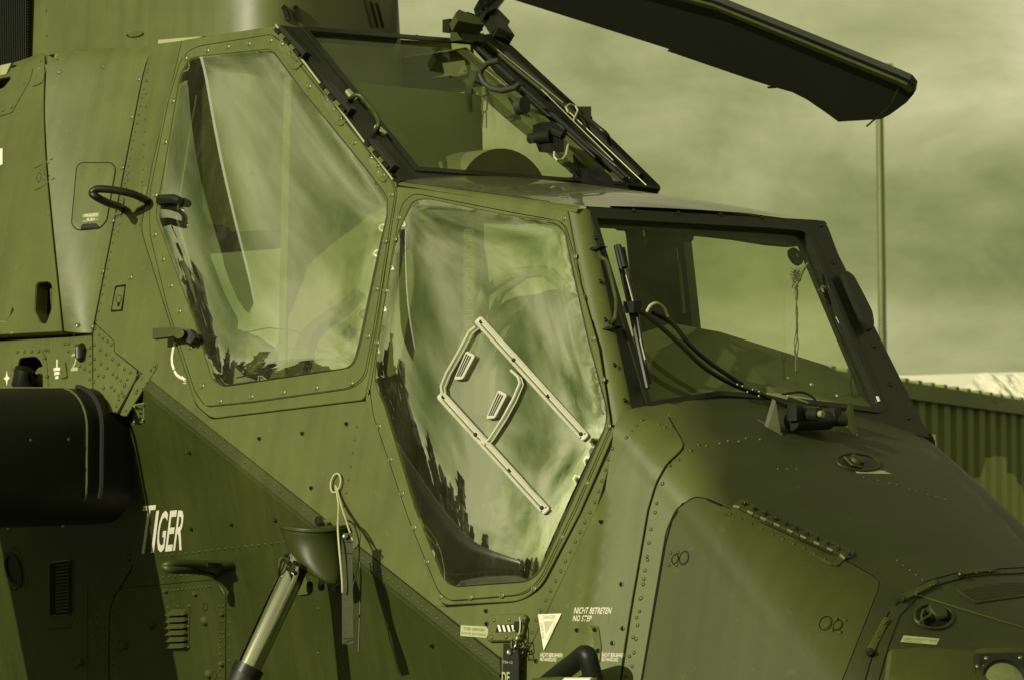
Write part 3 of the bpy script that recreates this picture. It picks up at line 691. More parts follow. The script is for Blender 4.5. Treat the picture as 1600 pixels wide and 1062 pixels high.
# ================================================================== stub wing
def air(s_le, t, zc, chord, th):
    out = []
    for j in range(33):
        a = math.pi * 2 * j / 32
        x = (1 + math.cos(a)) / 2; k = (math.sin(a)); yy = k * th / 2 * min(1, (abs(1 - x) * 7) ** .5 if x > .8 else 1) * (.35 + .65 * min(1, x * 2.5))
        out.append(H(s_le - chord * (1 - x), t, zc + yy))
    return out
pw_ = toH(S1(190, 660)[0]); zt_ = toH(S1(150, 606)[0])[2]; WTH = .40
LE = pw_[0] - .05; ZC = zt_ - WTH / 2
ts = [.12, -.1, -.5, -1.0, -1.5, -2.1, -2.7]
vs = []
def wing_sec(t):
    out = []; c = 1.0; r = WTH / 2
    for sg in (1, -1):
        for j in range(9):
            a = math.pi / 2 * (j / 8 if sg < 0 else 1 - j / 8); out.append(H(LE - .115 + .115 * math.cos(a), t, ZC + sg * (r - .12 + .12 * math.sin(a))))
    out += [H(LE - c * .8, t, ZC - r * .9), H(LE - c, t, ZC - r * .2), H(LE - c * .8, t, ZC + r * .9)]
    return out
for t in ts: vs += wing_sec(t - .16)
n = len(vs) // len(ts); fs = [(i * n + j, i * n + (j + 1) % n, (i + 1) * n + (j + 1) % n, (i + 1) * n + j) for i in range(len(ts) - 1) for j in range(n)]
fs += [tuple(range(n)), tuple((len(ts) - 1) * n + j for j in range(n))]
wing = mk('stub_wing', vs, fs, M['black'], HELI, smooth=True, sharp=45)
# bright edge mouldings round the wing root
q = wing_sec(-.215)[:12]
MB().tube([p + (Fd * .004) for p in q], .0035, 6).build('root_seal', M['paint'], wing, smooth=True)
q = wing_sec(-.17)[:12]
MB().tube([p + (Fd * .018 + Zd * .004) for p in q], .007, 6).build('root_seal', M['rubber'], wing, smooth=True)
MB().tube([H(LE - .1 - .5 * 0, -.2 - .3 * k, ZC + WTH / 2 + .001) for k in range(6)], .003, 5).build('wing_bead', M['label'], wing)
# ================================================================== rotor blade overhead
def blade_pt(x, y):
    k = (y - (-40 + .235 * (x - 800))) / 100.0           # 0 along the leading edge, grows downward
    d = 10.6 - (x - 800) * .0012 + k * .34
    return CAM + ray(x, y) * d
BP = [(640, -105), (1120, -2), (1260, 54), (1405, 113), (1423, 121), (1431, 131), (1429, 144), (1418, 157), (1392, 176), (1378, 183), (1312, 187), (1290, 171), (1262, 152), (1240, 141), (1205, 131), (1177, 122), (1054, 80), (1045, 77), (1052, 75), (815, 0), (600, -70)]
class BS:
    def __call__(s, x, y): p = blade_pt(x, y); a = blade_pt(x + 20, y) - p; b = blade_pt(x, y + 20) - p; n = a.cross(b).normalized(); return p, (n if n.dot(CAM - p) > 0 else -n)
def camber(x, y): return .005 * min(1, edge_d(x, y, BP) / 60)
blade = patch('rotor_blade', BP, BS(), M['blade'], HELI, off=.01, thick=.02, chamf=.001, step=22, hfun=camber)
patch('erosion_strip', [(1120, -2), (1260, 54), (1405, 113), (1423, 121), (1431, 131), (1428, 133), (1412, 122), (1255, 58), (1120, 2.5), (960, -40), (960, -44)], BS(), M['dark'], blade, off=.031, thick=.008, smooth=False)
stroke([(1200, 137), (1240, 135)], BS(), .004, .004, 5, lift=.0).build('trim_tab_wire', M['frame'], blade)
groove('seam', [(1412, 124), (1400, 150), (1362, 183)], lambda x, y: (blade_pt(x, y) + BS()(x, y)[1] * .04, BS()(x, y)[1]), .006, M['dark'], blade)
# the aft starboard blade stands over the photographer's left (it is mirrored in the panes)
a_, b_ = H(-2.35, .12, 1.30), H(-4.95, -2.85, 1.33); ax = (b_ - a_).normalized(); sd_ = ax.cross(Zd).normalized()
pf_ = [(0, -.13), (0, .13), (.8, .13), (.84, .15), (.9, .14), (.965, .09), (1.0, .02), (1.0, -.03), (.93, -.13), (.85, -.14)]; Lb = (b_ - a_).length
MB().prism([a_ + ax * Lb * u + sd_ * w for u, w in pf_], Zd * .045).build('rotor_blade', M['blade'], HELI)
# ================================================================== cockpit interior
def plate(name, pts, t, thick, m, parent=HELI, holes=(), **k): return patch(name, pts, atT(t), m, parent, holes=holes, off=thick / 2, thick=thick, chamf=.003, **k)
INB = M['bulk']
# bulkhead behind the rear crewman, cockpit floor and tub walls
MB().prism([H(-1.2, .1, -.8), H(-1.2, .13, .45), H(-1.2, W0 - .13, .45), H(-1.2, W0 - .1, -.8)], Fd * -.03).build('rear_bulkhead', INB, HELI)
MB().box(H(-.80, W0 * .36, -.62), Fd * .03, Qd * .62, Zd * .75).build('mid_bulkhead', M['interior'], HELI)
mk('cockpit_floor', [H(-1.5, .05, -1.0), H(-.6, .05, -1.1), H(.2, .05, -1.2), H(.2, W0 - .05, -1.2), H(-1.5, W0 - .05, -1.0)], [(0, 1, 2, 3, 4)], M['indark'], HELI)
mk('tub_wall', [H(-1.5, W0 + .05, -.45), H(.3, W0 + .12, -.62), H(.3, W0 + .22, -1.35), H(-1.5, W0 + .2, -1.2)], [(0, 1, 2, 3)], M['interior'], HELI)
# headrest seen through the rear screen
def box_t(pts, t, w, name, m, r=6, parent=HELI, **k): return patch(name, rnd(pts, r), atT(t), m, parent, off=0, thick=w, chamf=.006, **k)
def seat(sx, hz, label=None):
    "sx: station of the seat back, hz: height of the headrest top"
    g = MB(); c = W0 / 2
    g.prism([H(sx, c - .22, hz - 1.15), H(sx + .42, c - .22, hz - 1.12), H(sx + .44, c - .22, hz - 1.0), H(sx + .1, c - .22, hz - 1.0), H(sx - .02, c - .22, hz - .3), H(sx - .10, c - .22, hz - .3)], Qd * .44)
    st = g.build('seat', M['interior'], HELI)
    pr_ = [H(sx - .06 + .02 * math.sin(a), c + .26 * math.cos(a), hz - .34 + .34 * math.sin(a) ** .7) for a in [math.pi * j / 16 for j in range(17)]]
    MB().prism(pr_, Fd * .11).build('headrest', M['interior'], st, smooth=True, sharp=30)
    MB().tube([p + Fd * .11 for p in pr_], .012, 6).build('headrest_piping', M['inlight'], st, smooth=True)
    for dt in (-.2, .2):
        MB().tube([H(sx + .06, c + dt, hz - 1.0), H(sx - .0, c + dt * 1.1, hz - .5), H(sx - .03, c + dt * .9, hz - .16), H(sx - .05, c + dt * .3, hz - .03)], .014, 7).build('seat_frame', M['inlight'], st, smooth=True)
    return st
seat(-1.1, .10); seat(-.60, -.20)
dm = [H(-.86, W0 / 2 + .205 * math.cos(a) - .02, .02 + .205 * math.sin(a) ** .8) for a in [math.pi * j / 20 for j in range(21)]]
MB().prism(dm, Fd * .14).build('rear_coaming', M['interior'], HELI, smooth=True, sharp=30)
# dark explosive-cord trims and posts just inside the panes
S1in = Plane(O - N1 * .06, N1); S1d = Plane(O - N1 * .16, N1)
patch('door_post', rnd([(276, 170), (296, 122), (308, 124), (311, 150), (302, 250), (279, 322), (264, 300)], 10), S1d, M['inlight'], HELI, off=0, thick=.05)
patch('door_post_pad', rnd([(275, 215), (287, 158), (292, 162), (289, 225), (270, 292), (265, 275)], 8), S1d, M['label'], HELI, off=.012, thick=.01)
stroke([(307, 150), (298, 200), (288, 266), (276, 340), (294, 400), (308, 448), (312, 466), (306, 476)], S1in, .0032, .0032, 6).build('edge_cord', M['cord'], HELI, smooth=True)
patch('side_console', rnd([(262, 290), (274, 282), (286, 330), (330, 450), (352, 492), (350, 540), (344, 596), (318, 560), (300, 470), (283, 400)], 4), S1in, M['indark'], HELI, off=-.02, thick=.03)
patch('instrument_hood', rnd([(352, 540), (372, 514), (422, 548), (414, 560), (384, 588), (345, 552)], 3), S1d, M['interior'], HELI, off=0, thick=.08)
patch('console_lid', rnd([(342, 538), (364, 520), (420, 556), (396, 586)], 3), S1d, M['plate'], HELI, off=.01, thick=.02)
stroke([(380, 520), (420, 512), (462, 517), (494, 535), (498, 552), (484, 562), (430, 575), (370, 590)], S1in, .002, .002, 5).build('harness_cable', M['indark'], HELI, smooth=True)
# pillar and blind of the bulkhead between the cockpits, seen through the rear pane
patch('divider_panel', rnd([(405, 592), (430, 545), (462, 470), (482, 415), (515, 385), (576, 340), (604, 322), (600, 380), (566, 540), (548, 575)], 4), atT(.12), M['inlight'], HELI, off=0, thick=.02)
patch('divider_strap', rnd([(448, 592), (452, 560), (468, 520), (488, 500), (530, 474), (552, 452), (560, 455), (536, 482), (500, 508), (484, 526), (474, 572), (468, 592)], 4), atT(.09), M['interior'], HELI, off=0, thick=.01)
patch('grab_recess', rnd([(516, 512), (530, 504), (546, 508), (528, 524)], 3), atT(.08), M['plate'], HELI, off=0, thick=.01)
# front pane: arch-shaped cord trim, side post, seat arcs
patch('door_post', rnd([(622, 440), (628, 398), (640, 388), (645, 402), (646, 450), (636, 500), (622, 580), (604, 590), (612, 500)], 8), S1d, M['inlight'], HELI, off=0, thick=.05)
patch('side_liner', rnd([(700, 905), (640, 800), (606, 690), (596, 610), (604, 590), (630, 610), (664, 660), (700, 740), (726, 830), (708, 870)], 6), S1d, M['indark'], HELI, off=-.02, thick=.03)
for k, (d, w, m) in enumerate(((0, .016, 'inlight'), (26, .010, 'inlight'))):
    stroke([(720 + d, 560), (735 + d, 505), (760 + d, 455), (800 + d, 428), (850 + d * .5, 424), (884 + d * .2, 450)], atT(.22), w, w, 8).build('seat_hoop', M[m], HELI, smooth=True)
patch('instrument_console', rnd([(704, 842), (830, 788), (896, 800), (850, 905), (700, 915), (690, 880)], 4), atT(.10), M['interior'], HELI, off=0, thick=.25)
patch('console_tray', rnd([(716, 846), (794, 822), (800, 858), (714, 888)], 3), atT(.09), M['dark'], HELI, off=.012, thick=.015)
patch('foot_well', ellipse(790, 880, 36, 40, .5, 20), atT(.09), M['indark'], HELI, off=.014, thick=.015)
patch('control_box', rnd([(738, 790), (758, 760), (778, 752), (800, 765), (790, 810), (740, 835)], 4), atT(.14), M['plate'], HELI, off=0, thick=.06)
bx = patch('control_box', rnd([(758, 755), (775, 746), (768, 772), (745, 778)], 2), atT(.11), M['dark'], HELI, off=0, thick=.03)
screws([(762, 762), (756, 790), (776, 798)], bx, R=.007, surf=lambda x, y: (atT(.09)(x, y)[0], atT(.1).N))
for q in ([(774, 810), (768, 830), (760, 850), (748, 880), (756, 905)], [(830, 800), (800, 802), (778, 818), (765, 852), (750, 875)], [(852, 800), (848, 830), (846, 860)], [(858, 805), (856, 850), (848, 880), (836, 900)], [(760, 880), (780, 855), (800, 850), (820, 858), (824, 900)]):
    stroke(q, atT(.06), .0028, .0028, 5).build('harness_cable', M['inlight' if q[0][0] > 840 else 'rubber'], HELI, smooth=True)
for x, y in ((842, 835), (850, 845), (836, 868), (848, 880), (832, 890)):
    MB().tube([atT(.05)(x, y)[0], atT(.05)(x - 3, y + 20)[0]], .007, 8).build('cable_connector', M['label'], HELI, smooth=True)
# far-side pillar between front panes, visor and front coaming
CO = atT(.25)
mb = MB(); g = [H(s0 - .02, .02, -.40), H(s0 - .02, W0 - .02, -.40)]
co = [[H(-.12, .1, -.40), H(-.12, W0 * .5, -.30), H(-.12, W0 - .1, -.40)], [H(.05, .05, -.42), H(.05, W0 * .5, -.33), H(.05, W0 - .05, -.42)], [H(s0 - .03, -.06, -.56), H(s0 - .03, W0 * .5, -.50), H(s0 - .03, W0 + .06, -.56)]]
MB().add([p for r in co for p in r] + [p - Zd * .5 for p in co[0]], [(0, 1, 4, 3), (1, 2, 5, 4), (3, 4, 7, 6), (4, 5, 8, 7), (0, 9, 10, 1), (1, 10, 11, 2)]).build('instrument_coaming', M['interior'], HELI)
rivets([(1150, 575), (1232, 590), (1268, 600), (1308, 618)], HELI, m='plate', name='coaming_stud', surf=lambda x, y: Plane(co[1][1], (co[2][1] - co[1][1]).cross(Qd))(x, y), r=.006, h=.003)

for (a, b) in ((-.28, -.05), (-.42, -.05), (-.62, -.05), (-.3, -.30), (-.5, -.30)):
    MB().disc(H(LE + .001, a, ZC + WTH / 2 - .12 + b + .02), Fd, [(.006, 0), (.005, .002), (.003, .003)], 12).build('wing_screw', M['dark'], wing, smooth=True)
for (x, y0, y1) in ((385, 124, 264), (733, 348, 540)):
    rbn = patch('cover_strap', [(x - 9, y0 - 8), (x + 9, y0 - 8), (x + 9, y1 + 8), (x - 9, y1 + 8)], S1d, M['interior'], HELI, off=0, thick=.003)
    text('lettering', 'REMOVE BEFORE FLIGHT', (x - 6, y0), (x - 6, y1), (x + 6, y0), 'inlight', rbn, surf=S1d)
# ================================================================== fittings on the skin
def grid(rows, parent=HELI, **k): rivets([p for r in rows for p in r], parent, **k)
# rivet lines
grid([line((233, 100), (152, 500), 31), line((214, 585), (775, 1040), 74)], name='rivet_row')
grid([line((231, 108), (222, 285), 10)], r=.0036)
grid([line((196, 268), (178, 360), 9), line((202, 270), (185, 362), 9), line((223, 290), (212, 355), 6), line((228, 292), (219, 352), 6)], r=.0038)
grid([line((922, 800), (838, 968), 12), line((957, 700), (930, 784), 6), line((838, 968), (815, 1045), 5)], r=.0052, h=.003)
grid([line((979, 683), (1003, 656), 4)], r=.0052, h=.003)
grid([line((1017, 826), (985, 1062), 12), line((1012, 874), (978, 1055), 7), line((1026, 786), (1024, 800), 2), line((1035, 755), (1046, 727), 2), [(1060, 718), (1079, 703), (1092, 694), (1104, 696), (1125, 692), (1138, 688), (1155, 689), (1166, 684), (1188, 686)]], r=.0052, h=.003)
grid([[(1030, 662), (1039, 667), (1049, 665)], [(x, y + 4) for x, y in line((1216, 728), (1245, 728), 3)], line((1350, 745), (1372, 750), 2), line((1390, 755), (1402, 757), 2), line((1421, 764), (1432, 767), 2), line((1450, 772), (1476, 780), 3)], r=.0042)
grid([line((1402, 875), (1442, 905), 5)], r=.004)
grid([line((558, 666), (538, 790), 7), line((497, 1020), (497, 950), 2), line((537, 1018), (537, 1043), 2)], r=.0042)
grid([line((250, 868), (445, 846), 20), line((255, 901), (311, 896), 7), line((267, 922), (328, 915), 11), [(x, y) for x in (343, 349) for y in (946, 953, 962, 970, 987, 995)], [(344, 1000 + 11 * i) for i in range(6)], [(358, y) for y in (950, 972, 992, 1012, 1032)]], surf=TOP, m='dark', r=.0045, h=.003)
grid([[(138 + 13 * i + random.uniform(-2, 2), 950 + 14 * j) for i in range(3) for j in range(8)], [(176, 930 + 12 * j) for j in range(11)]], m='dark', r=.0042, h=.0025)
# scattered rivets of the joint plate, the belt and its plates
grid([[(149, 514), (155, 523), (161, 528), (168, 533), (175, 538)], line((148, 539), (195, 576), 6), line((148, 561), (168, 575), 3), [(148, 577), (154, 586), (162, 588), (177, 584), (183, 589), (189, 594), (195, 600)], [(174, 604), (179, 609), (185, 617), (193, 618), (162, 606), (147, 596)], line((204, 582), (182, 634), 6), line((141, 543), (141, 592), 5), [(102, 537), (108, 537), (107, 549), (119, 539), (124, 539), (122, 552), (125, 572), (133, 576)]], r=.0056, h=.0036)
grid([[(28 + 11 * i, 550) for i in range(4)], [(70, 560), (73, 588), (22, 577), (19, 604), (71, 547), (76, 547)]], r=.006, h=.004)
grid([[(242, 572), (236, 578), (213, 613), (215, 609), (197, 641)]], r=.005, h=.004)
bolts([(297, 707), (406, 685), (473, 677), (542, 662), (487, 762), (431, 812), (363, 819), (300, 826), (676, 1008), (940, 815), (971, 912), (957, 1004), (973, 981), (838, 1032), (760, 954), (761, 974)], HELI)
cowl = [(161, 104), (92, 113), (216, 124), (205, 183), (191, 262), (176, 345), (160, 424), (144, 510), (121, 508), (204, 433)]
screws(cowl, pb, R=.0085)
screws([(38, 130), (18, 168), (5, 172)], pa, R=.006); rivets([(64, 96), (75, 255)], pa)
# pressed cover with its latch label
q = rnd([(121, 262), (127, 256), (174, 256), (180, 264), (166, 345), (156, 356), (121, 359), (113, 350)], 5)
decal('seam', offset_poly(q, 2), 'gap', pb, lift=.0006)
cv = patch('push_cover', q, TOP, M['bulge'], HELI, off=.0022, thick=.003, chamf=.0015, reg=True)
patch('latch', [(127, 354), (130, 351), (150, 350), (153, 353), (156, 355), (127, 358)], TOP, M['black'], cv, off=.002, thick=.002)
decal('label', [(129, 335), (155, 332), (154, 344), (129, 348)], 'plate', cv)
text('lettering', 'DRUECKEN', (132, 339.6), (152.5, 338), (132.6, 335.4), 'white', cv, bold=.02, lift=.0012)
text('lettering', 'PUSH', (136, 346), (148, 345), (136.4, 341.6), 'white', cv, bold=.02, lift=.0012)
# recessed things: backs of the openings
def recess(name, poly, depth, m, wall=M['paint'], surf=S1, base=0, parent=HELI):
    n = len(poly); top = [surf(*p)[0] + surf(*p)[1] * (base + .002) for p in poly]; N = surf(*poly[0])[1]; bot = [p - N * depth for p in top]
    mb = MB(); mb.add(top + bot, [(i, (i + 1) % n, n + (i + 1) % n, n + i) for i in range(n)] + [tuple(range(n, 2 * n))]); return mb.build(name, m, parent)
recess('intake_recess', HOLE_A, .16, M['black'], base=.045); recess('handle_recess', HOLE_C, .09, M['frame'], base=.045)
rb = recess('hoist_recess', HOLE_B, .10, M['black'])
SA = Plane(O + N1 * .02, N1)
patch('flush_handle', rnd([(78, 451), (94, 450), (95, 484), (87, 502), (80, 488)], 3), SA, M['paint'], HELI, off=0, thick=.012)
patch('handle_lip', [(92, 497), (97, 503), (93, 510), (86, 511)], SA, M['paint'], HELI, off=.0, thick=.01)
MB().tube([S1(38, 625)[0] - N1 * .07, S1(38, 595)[0] + N1 * .01, S1(46, 578)[0] + N1 * .02], [.035, .035, .028], 14).build('tie_eye', M['black'], HELI, smooth=True)
patch('recess_bracket', rnd([(52, 607), (60, 585), (54, 582), (60, 574), (69, 572), (69, 607)], 2), Plane(O - N1 * .05, N1), M['bulge'], HELI, off=0, thick=.01)
stroke([(26, 606), (30, 590), (37, 581), (39, 584), (32, 594)], Plane(O + N1 * .0, N1), .004, .004, 6).build('tie_loop', M['steel'], HELI, smooth=True)
bz = patch('recess_frame', rnd([(19, 607), (22, 570), (27, 545), (62, 542), (74, 560), (77, 607)], [1, 4, 8, 8, 14, 1]), S1, M['paint'], HELI, holes=[HOLE_B], off=.006, thick=.004, reg=True)
rivets([(28, 550), (39, 549), (50, 549), (61, 549), (70, 560), (74, 588), (22, 577)], bz, r=.0058, h=.004)
# access panel with edge line, upper left
patch('cover_strip', rnd([(51, 136), (56, 110), (73, 101), (72, 106), (66, 130)], 2), TOP, M['paint'], HELI, off=.004, thick=.004)
groove('seam', [(52, 108), (46, 128), (19, 176), (-10, 186)], TOP, .0025, M['gap'], HELI)
rr = [(58, 285), (62, 276)]
groove('seam', [(60, 286), (57, 278), (60, 270), (65, 272), (63, 282), (60, 286)], TOP, .0015, M['gap'], HELI, step=4)
groove('seam', [(71, 275), (68, 270), (71, 265), (75, 268), (74, 274), (71, 275)], TOP, .0015, M['gap'], HELI, step=4)
rivets([(67, 280), (70, 281), (77, 275), (69, 262), (63, 266)], HELI, r=.003)
bead('stiffener_ridge', [(54, 263), (62, 259), (82, 249)], TOP, .003, M['paint'], HELI, n=5); bead('stiffener_ridge', [(55, 297), (66, 292), (85, 279)], TOP, .003, M['paint'], HELI, n=5)
# the big round intake at the left edge
c_, n_ = S1(-44, 412); mb = MB(); c_ = c_ + N1 * .045
mb.disc(c_, n_, [(.150, .0), (.150, .014), (.138, .022), (.122, .014), (.118, .002)], 40); mb.build('intake_ring', M['rubber'], HELI, smooth=True)
MB().disc(c_, n_, [(.124, .001), (.124, .003), (.10, .0045), (.095, .003)], 40).build('intake_rim', M['bulge'], HELI, smooth=True)
MB().disc(c_, n_, [(.118, .003), (.0, .0032)], 40).build('intake_mesh', M['mesh'], HELI)
decal('step_patch', [(19, 480), (22, 484), (22, 526), (9, 528), (9, 500), (15, 495)], 'frame', HELI)
decal('tape_patch', [(-4, 502), (9, 502), (12, 526), (2, 527)], 'label', HELI, lift=.001)
decal('stencil_bar', [(-3, 233), (4, 232), (4, 257), (-3, 260)], 'white', HELI)
text('lettering', 'LIDE', (14, 522), (21, 521), (14, 519.5), 'faded', HELI)
# earth symbol, star, two
def bars(L_, m='white'): 
    for q in L_: decal('stencil_mark', q, m, HELI)
bars([[(88.2, 561.5), (90, 561.3), (90, 574), (88.2, 574)], [(84, 574.5), (94, 573.6), (94, 578), (84, 579.4)], [(85, 581), (93, 580), (93, 584.6), (85, 585.8)], [(86.5, 587.4), (91.6, 586.8), (91.4, 591), (86.5, 591.8)]])
bars([[(10.8, 578.5), (12, 587), (15.6, 590), (12, 593.5), (10.8, 603), (9.4, 593.5), (5.8, 591), (9.4, 587.5)]])
text('lettering', '2', (112, 577), (121, 577), (112, 552), 'faded', HELI); bars([[(111, 575), (122, 574), (121.7, 578.6), (111, 579.4)]], 'faded')
patch('earth_boss', rnd([(99, 567), (103, 566), (106, 589), (97, 591)], 2), TOP, M['paint'], HELI, off=.006, thick=.006); rivets([(100, 572), (101, 582), (97, 587)], HELI, r=.006, h=.006)
MB().tube([S1(130, 540)[0] + N1 * .004, S1(133, 548)[0] + N1 * .022, S1(131, 560)[0] + N1 * .02, S1(128, 563)[0] + N1 * .004], [.009, .013, .012, .008], 8).build('drain_spout', M['frame'], HELI, smooth=True)
# lock with a small latch below the rear pane's aft corner
q = rnd([(180, 447), (197, 444), (192, 486), (173, 488)], 2)
decal('lock_surround', q, 'gap', HELI, lift=.0008)
lk = patch('door_lock', rnd([(183, 450), (195, 449), (189, 484), (176, 484)], 2), TOP, M['door'], HELI, off=.003, thick=.003, reg=True)
groove('seam', [(183, 472), (181, 466), (184, 461), (189, 462), (190, 468), (187, 474), (183, 472)], TOP, .0018, M['gap'], lk, step=3); decal('keyway', [(184, 473), (188, 472), (186, 480), (183, 478)], 'gap', lk)
# data plate
dp = patch('data_plate', rnd([(209, 632), (225, 629), (226, 659), (209, 662)], 1), TOP, M['plate'], HELI, off=.003, thick=.003, reg=True)
screws([(211, 635), (224, 632), (210, 659), (224, 656)], dp, R=.0052)
decal('engraving', [(217, 645), (222, 644), (222, 655), (218, 656)], 'frame', dp)
for k in range(4): decal('engraving', [(213, 637 + k * 2), (222, 636 + k * 2), (222, 636.7 + k * 2), (213, 637.7 + k * 2)], 'frame', dp)
# door-turn arrow
arc = [(273.5, 534), (270.5, 545), (268.5, 558), (269, 568), (272, 577)]; arc2 = [(272.5, 579), (276, 585), (282, 589.5), (286, 591)]
groove('turn_arrow', arc, TOP, .0085, M['white'], HELI, step=4); groove('turn_arrow', arc2, TOP, .0075, M['white'], HELI, step=4)
decal('turn_arrow', [(284, 586), (291, 592), (286.5, 595)], 'white', HELI); bars([[(288, 595), (291, 595.3), (291, 596.3), (288, 596)], [(286, 597.6), (291, 598), (291, 599), (286, 598.6)]])
# ------------------------------------------------------------------ handles
def nrm_lift(x, y, d, surf=S1): p, n = surf(x, y); return p + n * d
def lug(px, py, w, h, parent, m='frame', d=.010): 
    return patch('foot_plate', rnd([(px - w, py - h), (px + w, py - h), (px + w, py + h), (px - w, py + h)], 2), TOP, M[m], parent, off=d, thick=d)
foot1, foot2 = (190, 318), (229, 308)
tip = .17
def outp(x, y, d): return Plane(O + N1 * d, N1)(x, y)[0]
hd = MB().tube(smoothp([outp(231, 316, 0), outp(226, 312, .03), outp(205, 303, .09), outp(175, 297, .135), outp(152, 296, .163), outp(144, 302, .17), outp(152, 309, .16), outp(170, 318, .10), outp(186, 323, .04), outp(190, 326, 0)]), .0115, 12).build('hand_hold', M['frame'], HELI, smooth=True)
for q in ([(227, 292), (231, 293), (228, 322), (214, 330), (216, 326), (224, 318)], [(193, 310), (195, 312), (191, 336), (181, 337), (181, 334), (188, 332)]):
    patch('foot_plate', q, TOP, M['paint'], hd, off=.006, thick=.008)
# window grip seen just inside the rear pane and the door lever
gl = MB().tube([nrm_lift(250, 318, .008), nrm_lift(262, 316, .03), nrm_lift(284, 316, .034), nrm_lift(293, 319, .03)], [.006, .014, .014, .012], 10).build('pane_grip', M['frame'], HELI, smooth=True)
lv = MB(); P0, P1, P2_ = outp(268, 520, .05), outp(292, 520, .05), outp(309, 530, .03)
lv.prism([outp(244, 515, .05), outp(277, 513, .05), outp(277, 527, .05), outp(244, 531, .05)], N1 * .014); lvr = lv.build('door_lever', M['nosedoor'], HELI)
MB().prism([outp(281, 513.5, .045), outp(306, 517, .03), outp(314, 530, .02), outp(306, 540, .02), outp(281, 527, .045)], N1 * .022).build('lever_hub', M['frame'], lvr)
MB().tube([outp(279, 520, .035), outp(279, 520, .078)], .016, 14).build('lever_pivot', M['bulge'], lvr, smooth=True); MB().tube([outp(290, 524, 0), outp(290, 524, .04)], .012, 10).build('lever_shaft', M['frame'], lvr, smooth=True)
# folding step with a perforated tread, lower left
st = MB(); 
tr = [S2(338, 880)[0], S2(362, 878)[0], S2(362, 896)[0], S2(340, 898)[0]]
def o2(x, y, d): return Plane(A1 + N2 * d, N2)(x, y)[0]
step = MB().tube(smoothp([o2(366, 884, .0), o2(352, 882, .03), o2(310, 880, .11), o2(270, 880, .19), o2(257, 884, .21), o2(268, 889, .2), o2(300, 890, .13), o2(325, 893, .05), o2(335, 898, 0)]), .0115, 10).build('folding_step', M['dark'], HELI, smooth=True)
MB().prism([o2(366, 880, .0), o2(352, 879, .03), o2(325, 878, .10), o2(318, 890, .08), o2(328, 893, .04), o2(338, 898, .0)], Zd * -.006).build('step_tread', M['dark'], step)
# louvred vent
q = rnd([(264, 945), (292, 941), (297, 944), (296, 1012), (291, 1016), (262, 1017)], 3)
groove('seam', q + [q[0]], TOP, .0025, M['gap'], HELI)
vt = patch('vent_plate', q, TOP, M['dark'], HELI, off=.0025, thick=.003, reg=True)
for k in range(6):
    y = 951 + k * 10.2; P = [TOP(266, y + 7)[0], TOP(293, y + 6)[0]]; n = TOP(280, y)[1]; a, b, c, d = TOP(269, y)[0], TOP(290, y - .6)[0], TOP(293.5, y + 7)[0] + n * .017, TOP(264.5, y + 8)[0] + n * .017
    MB().add([a, b, c, d, c - n * .017, d - n * .017], [(0, 1, 2, 3), (1, 4, 2), (0, 3, 5)]).build('louvre_slat', M['nosedoor'], vt)
    decal('louvre_gap', [(265, y + 7.7), (293, y + 6.8), (293, y + 8.6), (265, y + 9.5)], 'gap', vt, lift=.0006)
rivets([(278, 947), (294, 946), (262, 948), (294, 978), (294, 1010), (278, 1011), (262, 1012)], vt, m='dark', r=.005, h=.003)
# blisters and small rings near the door
for (x, y, a, b) in ((320, 969, 4, 9), (237, 975, 4, 9), (306, 927, 3, 5), (348, 958, 3, 5), (195, 1007, 4, 9), (127, 1034, 4, 8), (326, 1052, 4, 9), (347, 1036, 3, 6), (260, 922, 3, 5)):
    p, n = TOP(x, y); MB().disc(p, n, [(b * .0017, 0), (b * .0015, .006), (b * .0009, .011), (0, .0125)], 12).build('blister_fastener', M['nosedoor'], HELI, smooth=True)
for (x, y, r_) in ((321, 947, 6), (189, 1007, 8), (119, 1034, 9), (335, 1054, 6), (202, 870, 5)):
    q = ellipse(x, y, r_ * .62, r_, 0, 14); groove('ring_seam', q + [q[0]], TOP, .0018, M['gap'], HELI, step=6)
# shaded grille and round port below the wing
q = rnd([(78, 880), (110, 876), (110, 958), (78, 960)], 2); gb = patch('heat_exchanger_frame', offset_poly(q, 2), TOP, M['dark'], HELI, off=.004, thick=.004, reg=True)
decal('grille_backing', q, 'gap', gb)
for k in range(15): decal('grille_fin', [(88, 881 + k * 5.2), (109, 878.5 + k * 5.2), (109, 881.5 + k * 5.2), (88, 884 + k * 5.2)], 'nosedoor', gb, lift=.003, thick=.003)
p, n = TOP(22, 889); MB().disc(p, n, [(.062, 0), (.060, .005), (.045, .006), (.044, .001), (0, .0012)], 26).build('round_port', M['black'], HELI, smooth=True)
q = ellipse(22, 889, 13, 33); groove('ring_seam', q + [q[0]], TOP, .003, M['gap'], HELI, step=8)
decal('paint_mark', [(35, 899), (44, 899), (43, 915), (39, 925), (36, 914)], 'nosedoor', HELI)
groove('seam', [(75, 982), (110, 980), (116, 964), (117, 870)], TOP, .002, M['gap'], HELI)
